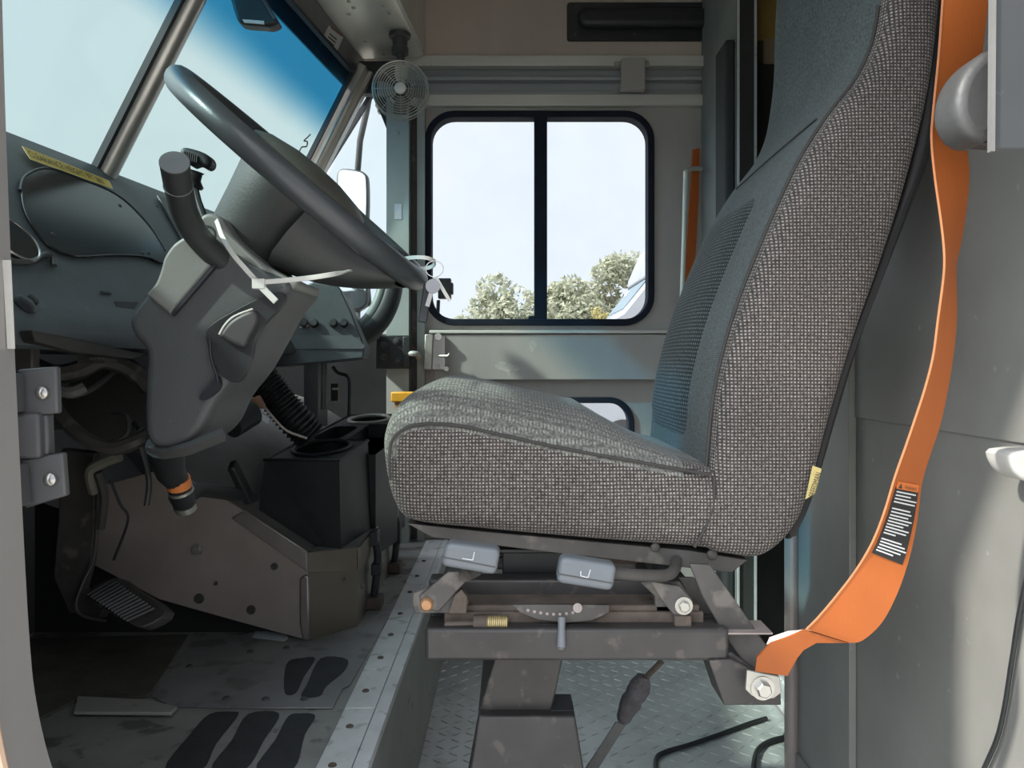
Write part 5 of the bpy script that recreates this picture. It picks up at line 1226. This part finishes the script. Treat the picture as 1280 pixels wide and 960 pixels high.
for k in range(4):
    a = radians(88 + 90 * k); m = MB(); dv = f1 * cos(a) + f2v * sin(a); sv = fx.cross(dv)
    m.ribbon([(fc + dv * .016 - sv * .008 + fx * .004, fc + dv * .016 + sv * .008 - fx * .004), (fc + dv * .045 - sv * .020 + fx * .008, fc + dv * .045 + sv * .020 - fx * .008), (fc + dv * .072 - sv * .022 + fx * .008, fc + dv * .072 + sv * .018 - fx * .008)], .0015); obj('blade', m, M['fanpale'] if k == 0 else M['fanblade'], fan)
m = MB(); zc_ = 1.0165
bp0 = Q((500 - 640) / F * 2.37, 2.37, zc_); m.lathe([(.034, 0), (.032, .010), (.024, .014), (.022, .040), (.026, .042), (.026, .06), (.0001, .06)], bp0, (0, 0, -1), 20); m.tube([bp0 + V((0, 0, -.05)), fc + V((0, .04, .06)), fc + V((0, .05, 0))], .012, 10); obj('mount', m, M['belthouse'], fan)
cbk = thing('corner_bracket', 'black bolted corner bracket between windshield post and fan', 'bracket', P(455, 98, 2.5))
m = MB(); m.prism([P(u, v, 2.5) for u, v in ((448, 76), (500, 76), (500, 118), (442, 116))], (0, .04, 0)); obj('plate', m, M['black'], cbk, bevel=.003)
m = MB()
for u, v in ((456, 88), (452, 101), (459, 100)): m.screw(P(u, v, 2.498), (0, -1, 0), .004)
obj('screw', m, M['belthouse'], cbk)
cam_ = thing('dash_camera', 'black camera housing mounted at the top of windshield', 'camera', P(318, 0, 1.75))
dcm = 1.72
m = MB(); pillow(m, sm2(O([(272, -20), (286, -4), (292, 14), (300, 28), (326, 31), (336, 32), (346, 28), (345, 22), (332, 2), (320, -16), (312, -36), (280, -40)], dcm), 4), dcm, dcm + .04, .008, 3); kb_ = obj('housing', m, M['black'], cam_)
m = MB(); m.prism([P(u, v, dcm - .001) for u, v in ((303, 24), (330, 26), (330, 30), (305, 28))], (0, .004, 0)); obj('silver_strip', m, M['label'], kb_)
m = MB(); m.tube([P(319, -14, dcm - .002), P(332, 4, dcm - .002), P(344, 24, dcm - .002)], .004, 8); obj('edge_bead', m, M['belthouse'], kb_)
m = MB(); m.bar(P(335, -20, dcm + .05), W(dcm + .04, .93, .0), .03, .03); obj('mount_arm', m, M['black'], cam_)
lb = [P(412, 27, 2.22), P(426, 48, 2.32), P(415, 71, 2.36), P(400, 56, 2.26)]
# sticker on the header panel
ha, hb_ = Q(sweepx(-.528, 2.3), 2.3, .925), Q(sweepx(-.510, 2.3), 2.3, 1.015); hn = (hb_ - ha).cross(V((-.125, -1, 0))).normalized()
if hn.x < 0: hn = -hn
hn = V(hn)
def onhead(u, v, off=.001):
    a = V(((u - 640) / F, 1, (455 - v) / F)); o = V((0, 0, EYE)); return o + a * ((ha + hn * off - o).dot(hn) / a.dot(hn))
m = MB(); m.prism([onhead(u, v) for u, v in ((411, 32), (429, 46), (418, 71), (399, 56))], hn * .0008); hl = tag(obj('header_label', m, M['label']), 'pale sticker with red border on dark header above windshield', 'sticker')
m = MB(); m.bar(onhead(414, 34, .002), onhead(428, 45, .002), .006, .001, hn); m.bar(onhead(402, 56, .002), onhead(416, 68, .002), .006, .001, hn); obj('border', m, mat('dull_red_print', (.22, .10, .09), .6), hl)
m = MB()
for f in (.3, .45, .6, .72): m.bar(onhead(411 + 12 * 0 - 10 * f + 4, 32 + 24 * f + 3, .002), onhead(429 - 11 * f - 5, 46 + 25 * f - 4, .002), .004, .001, hn)
obj('label_print', m, M['ink'], hl)
m = MB(); a, b = P(493, 255, 2.529), P(502, 274, 2.529); m.box(a.x, b.x, 2.528, 2.53, b.z - EYE, a.z - EYE); sk = tag(obj('post_sticker', m, M['paper']), 'small white sticker on the grey green door post', 'sticker')
m = MB(); a, b = P(495.5, 264, 2.5275), P(500, 270, 2.5275); m.box(a.x, b.x, 2.527, 2.528, b.z - EYE, a.z - EYE); m.box(a.x, b.x, 2.527, 2.528, b.z - EYE - .006, b.z - EYE - .003); obj('sticker_print', m, M['greyink'], sk)
# cargo stuff seen through the doorway
m = MB(); m.box(.72, 1.25, 2.30, 2.58, -.87, .90); m.box(.70, .735, 2.285, 2.33, .80, .895)
tag(obj('cargo_cabinet', m, M['cargo'], bevel=.005), 'tall black cabinet in the cargo space behind the driver seat', 'cabinet')
m = MB(); m.box(.76, 1.25, 2.32, 2.56, .90, .985); tag(obj('cargo_board', m, M['beige'], bevel=.004), 'beige board lying on the black cargo cabinet', 'board')
m = MB(); m.box(.72, 1.25, 2.34, 2.58, .987, 1.30); m.box(.715, .73, 2.33, 2.36, .987, 1.3); tag(obj('cargo_box', m, M['yellowbox'], bevel=.006), 'dull yellow box on top of the beige board', 'box')

# ------------------------------------------------------------------ outside
GZ = -1.5
m = MB(); m.add([Q(-150, -60, GZ), Q(150, -60, GZ), Q(150, 200, GZ), Q(-150, 200, GZ)], [(0, 1, 2, 3)])
struct('ground', m, M['ground'], 'pale gravel lot outside the van', 'ground')
m = MB(); m.box(-30, 30, -25, .5, GZ, GZ + .012)  # added out of view to throw light in through the driver door
struct('ground', m, M['reflector'], 'added light-bouncing apron on the driver side of the van', 'ground')
def mirror(lab_, pts, d, arm, g):
    mr = thing('side_mirror', lab_, 'mirror', P(440, 300, d), 'passenger side mirrors')
    o_ = sm2(O(pts, d), 3); m = MB(); pillow(m, o_, d, d + .05, .012, 3); obj('mirror_shell', m, M['belthouse'], mr)
    i_ = inset2(o_, .009); m = MB(); m.prism([Q(x, d - .003, z) for x, z in i_], (0, .002, 0)); obj('mirror_glass', m, M['mirrorface'], mr)
    m = MB(); m.tube([P(*p) for p in arm], .0125, 10); obj('arm', m, M['pole'] if g else M['belthouse'], mr)
mirror('upper rectangular side mirror outside the quarter window', [(421, 216), (428, 210), (447, 212), (456, 216), (460, 226), (460, 270), (455, 300), (424, 300), (420, 270), (420, 232)], 3.1, [(462, 118, 3.0), (458, 140, 3.02), (450, 176, 3.06), (447, 214, 3.12)], 0)
mirror('lower rounded side mirror showing the lot below the upper one', [(421, 348), (440, 346), (452, 346), (459, 352), (460, 374), (456, 384), (446, 388), (424, 388), (420, 384)], 3.1, [(400, 357, 3.12), (425, 354, 3.14), (445, 345, 3.14), (458, 345, 3.14), (461, 380, 3.14), (447, 388, 3.14), (446, 420, 3.0)], 0)
# trees
def tree(name, lab_, u, vtop, d, w, mt, n, seed, clusters=26):
    r = random.Random(seed); base = P(u, 455, d); x0 = base.x; H = (455 - vtop) / F * d - GZ; gz = GZ + EYE
    t = thing(name, lab_, 'tree', (x0, d, gz), 'trees outside the door window')
    m = MB(); m.tube([(x0, d, gz), (x0 + .1, d, gz + H * .25), (x0 - .05, d, gz + H * .6)], [.22, .17, .08], 8)
    for k in range(6):
        a = r.uniform(0, 6.28); m.tube([(x0, d, gz + H * (.2 + .06 * k)), (x0 + cos(a) * w * .3, d + sin(a) * w * .3, gz + H * (.5 + .06 * k))], [.08, .03], 6)
    obj('trunk', m, M['bark'], t)
    m = MB(); cl = []
    for k in range(clusters):
        a = r.uniform(0, 6.28); f = r.uniform(0, 1); rr = sqrt(r.uniform(0, 1)) * w / 2 * (sin(pi * (.18 + .74 * f)) ** .7); cl.append((V((x0 + cos(a) * rr, d + sin(a) * rr, gz + H * (.14 + .76 * f))), r.uniform(.14, .24) * w))
    for k in range(n):
        c, s = r.choice(cl); dv = V((r.gauss(0, 1), r.gauss(0, 1), r.gauss(0, 1))).normalized() * s * r.uniform(.45, 1.0) ** .6; p = c + V((dv.x, dv.y, dv.z * .8))
        if p.z > gz + H: p.z = gz + H - r.uniform(0, .3)
        a = V((r.gauss(0, 1), r.gauss(0, 1), r.gauss(0, 1))).normalized(); b = a.orthogonal().normalized(); L = r.uniform(.10, .2) * w / 4
        m.add([p - a * L, p + b * L * .45, p + a * L, p - b * L * .45], [(0, 1, 2, 3)])
    obj('foliage', m, mt, t, smooth=0)
tree('tree', 'round pale olive tree left of the window divider bar', 640, 343, 34, 4.2, M['leaf'], 6500, 1, 34)
tree('tree', 'pale olive tree just right of the window divider bar', 718, 347, 40, 4.4, M['leaf'], 6000, 2, 32)
tree('tree', 'taller olive tree rising beside the white van outside', 780, 314, 47, 5.4, M['leaf'], 6500, 3, 34)
tree('bush', 'low olive bush at the left bottom of door window', 583, 380, 29, 2.6, M['leaf'], 2200, 4, 14)
tree('bush', 'small yellowing bush in front of the olive trees', 748, 373, 35, 1.6, M['leafyellow'], 1200, 5, 10)
tree('bush', 'low pale bush at the middle bottom of door window', 684, 378, 52, 5, M['leaf'], 2000, 6, 14)
# white van parked beyond, its nose pointing towards the front of our van
vd, vw = 11.0, 2.0
vn = thing('parked_van', 'white high roof van parked outside seen at window lower right', 'van', Q(2.6, vd + 1, GZ))
def vp_(u, v): return ((u - 640) / F * (vd + vw), (455 - v) / F * (vd + vw))
body = [vp_(690, 530), vp_(690, 470), vp_(700, 440), vp_(742, 408), vp_(757, 399), vp_(787, 362), vp_(880, 362), (6.5, vp_(880, 362)[1]), (6.5, vp_(690, 530)[1])]
m = MB(); m.prism([Q(vx, vd, z) for vx, z in body], (0, vw, 0)); obj('body', m, M['vanwhite'], vn, bevel=.05)
cap = [vp_(784, 362), vp_(785, 352), vp_(799, 320), vp_(813, 304), vp_(840, 294), (6.5, vp_(840, 288)[1]), (6.5, vp_(840, 362)[1])]
m = MB(); m.prism([Q(vx, vd - .02, z) for vx, z in cap], (0, vw + .04, 0)); obj('high_roof', m, mat('van_roof_cap', (.25, .26, .285), .4), vn, bevel=.04)
A_, B_ = vp_(786, 363), vp_(759, 397); nrm = V((-(A_[1] - B_[1]), 0, A_[0] - B_[0])).normalized()
def ws(f, y, off): return Q(A_[0] + (B_[0] - A_[0]) * f, y, A_[1] + (B_[1] - A_[1]) * f) + nrm * off
m = MB(); m.prism([ws(.02, vd + .1, .004), ws(.02, vd + vw - .1, .004), ws(.97, vd + vw - .12, .004), ws(.97, vd + .12, .004)], nrm * .01); vg = obj('windshield', m, M['vanglass'], vn)
m = MB(); m.prism([ws(.12, vd + vw - .25, .016), ws(.12, vd + vw - .55, .016), ws(.34, vd + vw - .55, .016), ws(.34, vd + vw - .25, .016)], nrm * .004); obj('windshield_sticker', m, M['white'], vg)
m = MB(); m.prism([Q(vx, vd - .01, z) for vx, z in (vp_(785, 366), vp_(785, 361), vp_(880, 361), vp_(880, 364))], (0, vw + .02, 0)); obj('roof_seam', m, M['rubber'], vn)
for x in (1.6, 5.4):
    m = MB(); m.lathe([(.0001, -.02), (.2, -.02), (.34, .0), (.36, .05), (.36, .2), (.0001, .22)], Q(x, vd - .02, -1.14), (0, 1, 0), 28); obj('wheel', m, M['tyre'], vn)
def car(lab_, u, v, d, mt, L=4.2):
    p = P(u, v, d); x0 = p.x; c = thing('parked_car', lab_, 'car', (x0, d, GZ + EYE), 'cars parked far off in the lot')
    prof = [(-.5, .35), (-.5, .75), (-.35, .85), (-.2, .92), (-.08, 1.38), (.22, 1.42), (.36, .98), (.5, .9), (.5, .35)]
    m = MB(); m.prism([Q(x0 + a * L, d, GZ + b) for a, b in prof], (0, 1.7, 0)); obj('body', m, mt, c, bevel=.05)
    m = MB(); m.prism([Q(x0 + a * L, d - .02, GZ + b) for a, b in ((-.17, .95), (-.07, 1.32), (.21, 1.35), (.32, 1.0))], (0, .02, 0)); obj('window', m, M['vanglass'], c)
    for a in (-.3, .3):
        m = MB(); m.lathe([(.0001, 0), (.32, 0), (.32, .2), (.0001, .2)], Q(x0 + a * L, d - .01, GZ + .32), (0, 1, 0), 20); obj('wheel', m, M['tyre'], c)
car('blue car parked far off seen below the lower mirror', 452, 440, 24, M['cargreen'])
car('pale blue car parked farther off beside the mirror arm', 430, 440, 34, M['carblue'])

# ------------------------------------------------------------------ light and camera
wd = bpy.data.worlds.new('World'); scene.world = wd; wd.use_nodes = True; nt = wd.node_tree; nt.nodes.clear(); L = nt.links.new
out = nt.nodes.new('ShaderNodeOutputWorld'); bg_ = nt.nodes.new('ShaderNodeBackground'); tc = nt.nodes.new('ShaderNodeTexCoord'); sp = nt.nodes.new('ShaderNodeSeparateXYZ')
L(tc.outputs['Generated'], sp.inputs[0])
nz = nt.nodes.new('ShaderNodeTexNoise'); nz.inputs['Scale'].default_value = 2.2; nz.inputs['Detail'].default_value = 5; L(tc.outputs['Generated'], nz.inputs['Vector'])
r = nt.nodes.new('ShaderNodeMapRange'); r.inputs['From Min'].default_value = .35; r.inputs['From Max'].default_value = .7; L(nz.outputs['Fac'], r.inputs['Value'])
mx = nt.nodes.new('ShaderNodeMix'); mx.data_type = 'RGBA'; mx.inputs['A'].default_value = (.82, .89, .98, 1); mx.inputs['B'].default_value = (.91, .94, .98, 1); L(r.outputs['Result'], mx.inputs['Factor'])
SUN = V((1.12, .52, -1.0)).normalized()
dt = nt.nodes.new('ShaderNodeVectorMath'); dt.operation = 'DOT_PRODUCT'; dt.inputs[1].default_value = tuple(-SUN); L(tc.outputs['Generated'], dt.inputs[0])
gl = nt.nodes.new('ShaderNodeMapRange'); gl.interpolation_type = 'SMOOTHSTEP'; gl.inputs['From Min'].default_value = .32; gl.inputs['From Max'].default_value = 1.0; gl.inputs['To Min'].default_value = 1.0; gl.inputs['To Max'].default_value = 4.6; L(dt.outputs['Value'], gl.inputs['Value'])
L(mx.outputs['Result'], bg_.inputs['Color']); L(gl.outputs['Result'], bg_.inputs['Strength']); L(bg_.outputs[0], out.inputs['Surface'])
sl = bpy.data.lights.new('sun', 'SUN'); sl.energy = 5.5; sl.angle = radians(2.2); sl.color = (1, .96, .88)
so = bpy.data.objects.new('sun', sl); COL.objects.link(so); so.rotation_euler = SUN.to_track_quat('-Z', 'Y').to_euler(); so.location = (-4, -3, 6)
cd_ = bpy.data.cameras.new('camera'); co = bpy.data.objects.new('camera', cd_); COL.objects.link(co); co.location = (0, 0, EYE); co.rotation_euler = (pi / 2, 0, 0)
cd_.sensor_width = 36; cd_.lens = 27; cd_.shift_y = -25 / 1280; cd_.clip_start = .02; cd_.clip_end = 600
scene.camera = co
vs = scene.view_settings; vs.view_transform = 'Standard'; vs.look = 'None'; vs.exposure = 0.17; vs.gamma = 1.0; vs.use_curve_mapping = False
scene.cycles.max_bounces = 10; scene.cycles.transparent_max_bounces = 12; scene.cycles.diffuse_bounces = 6; scene.cycles.caustics_reflective = False; scene.cycles.caustics_refractive = False
scene.cycles.use_denoising = True
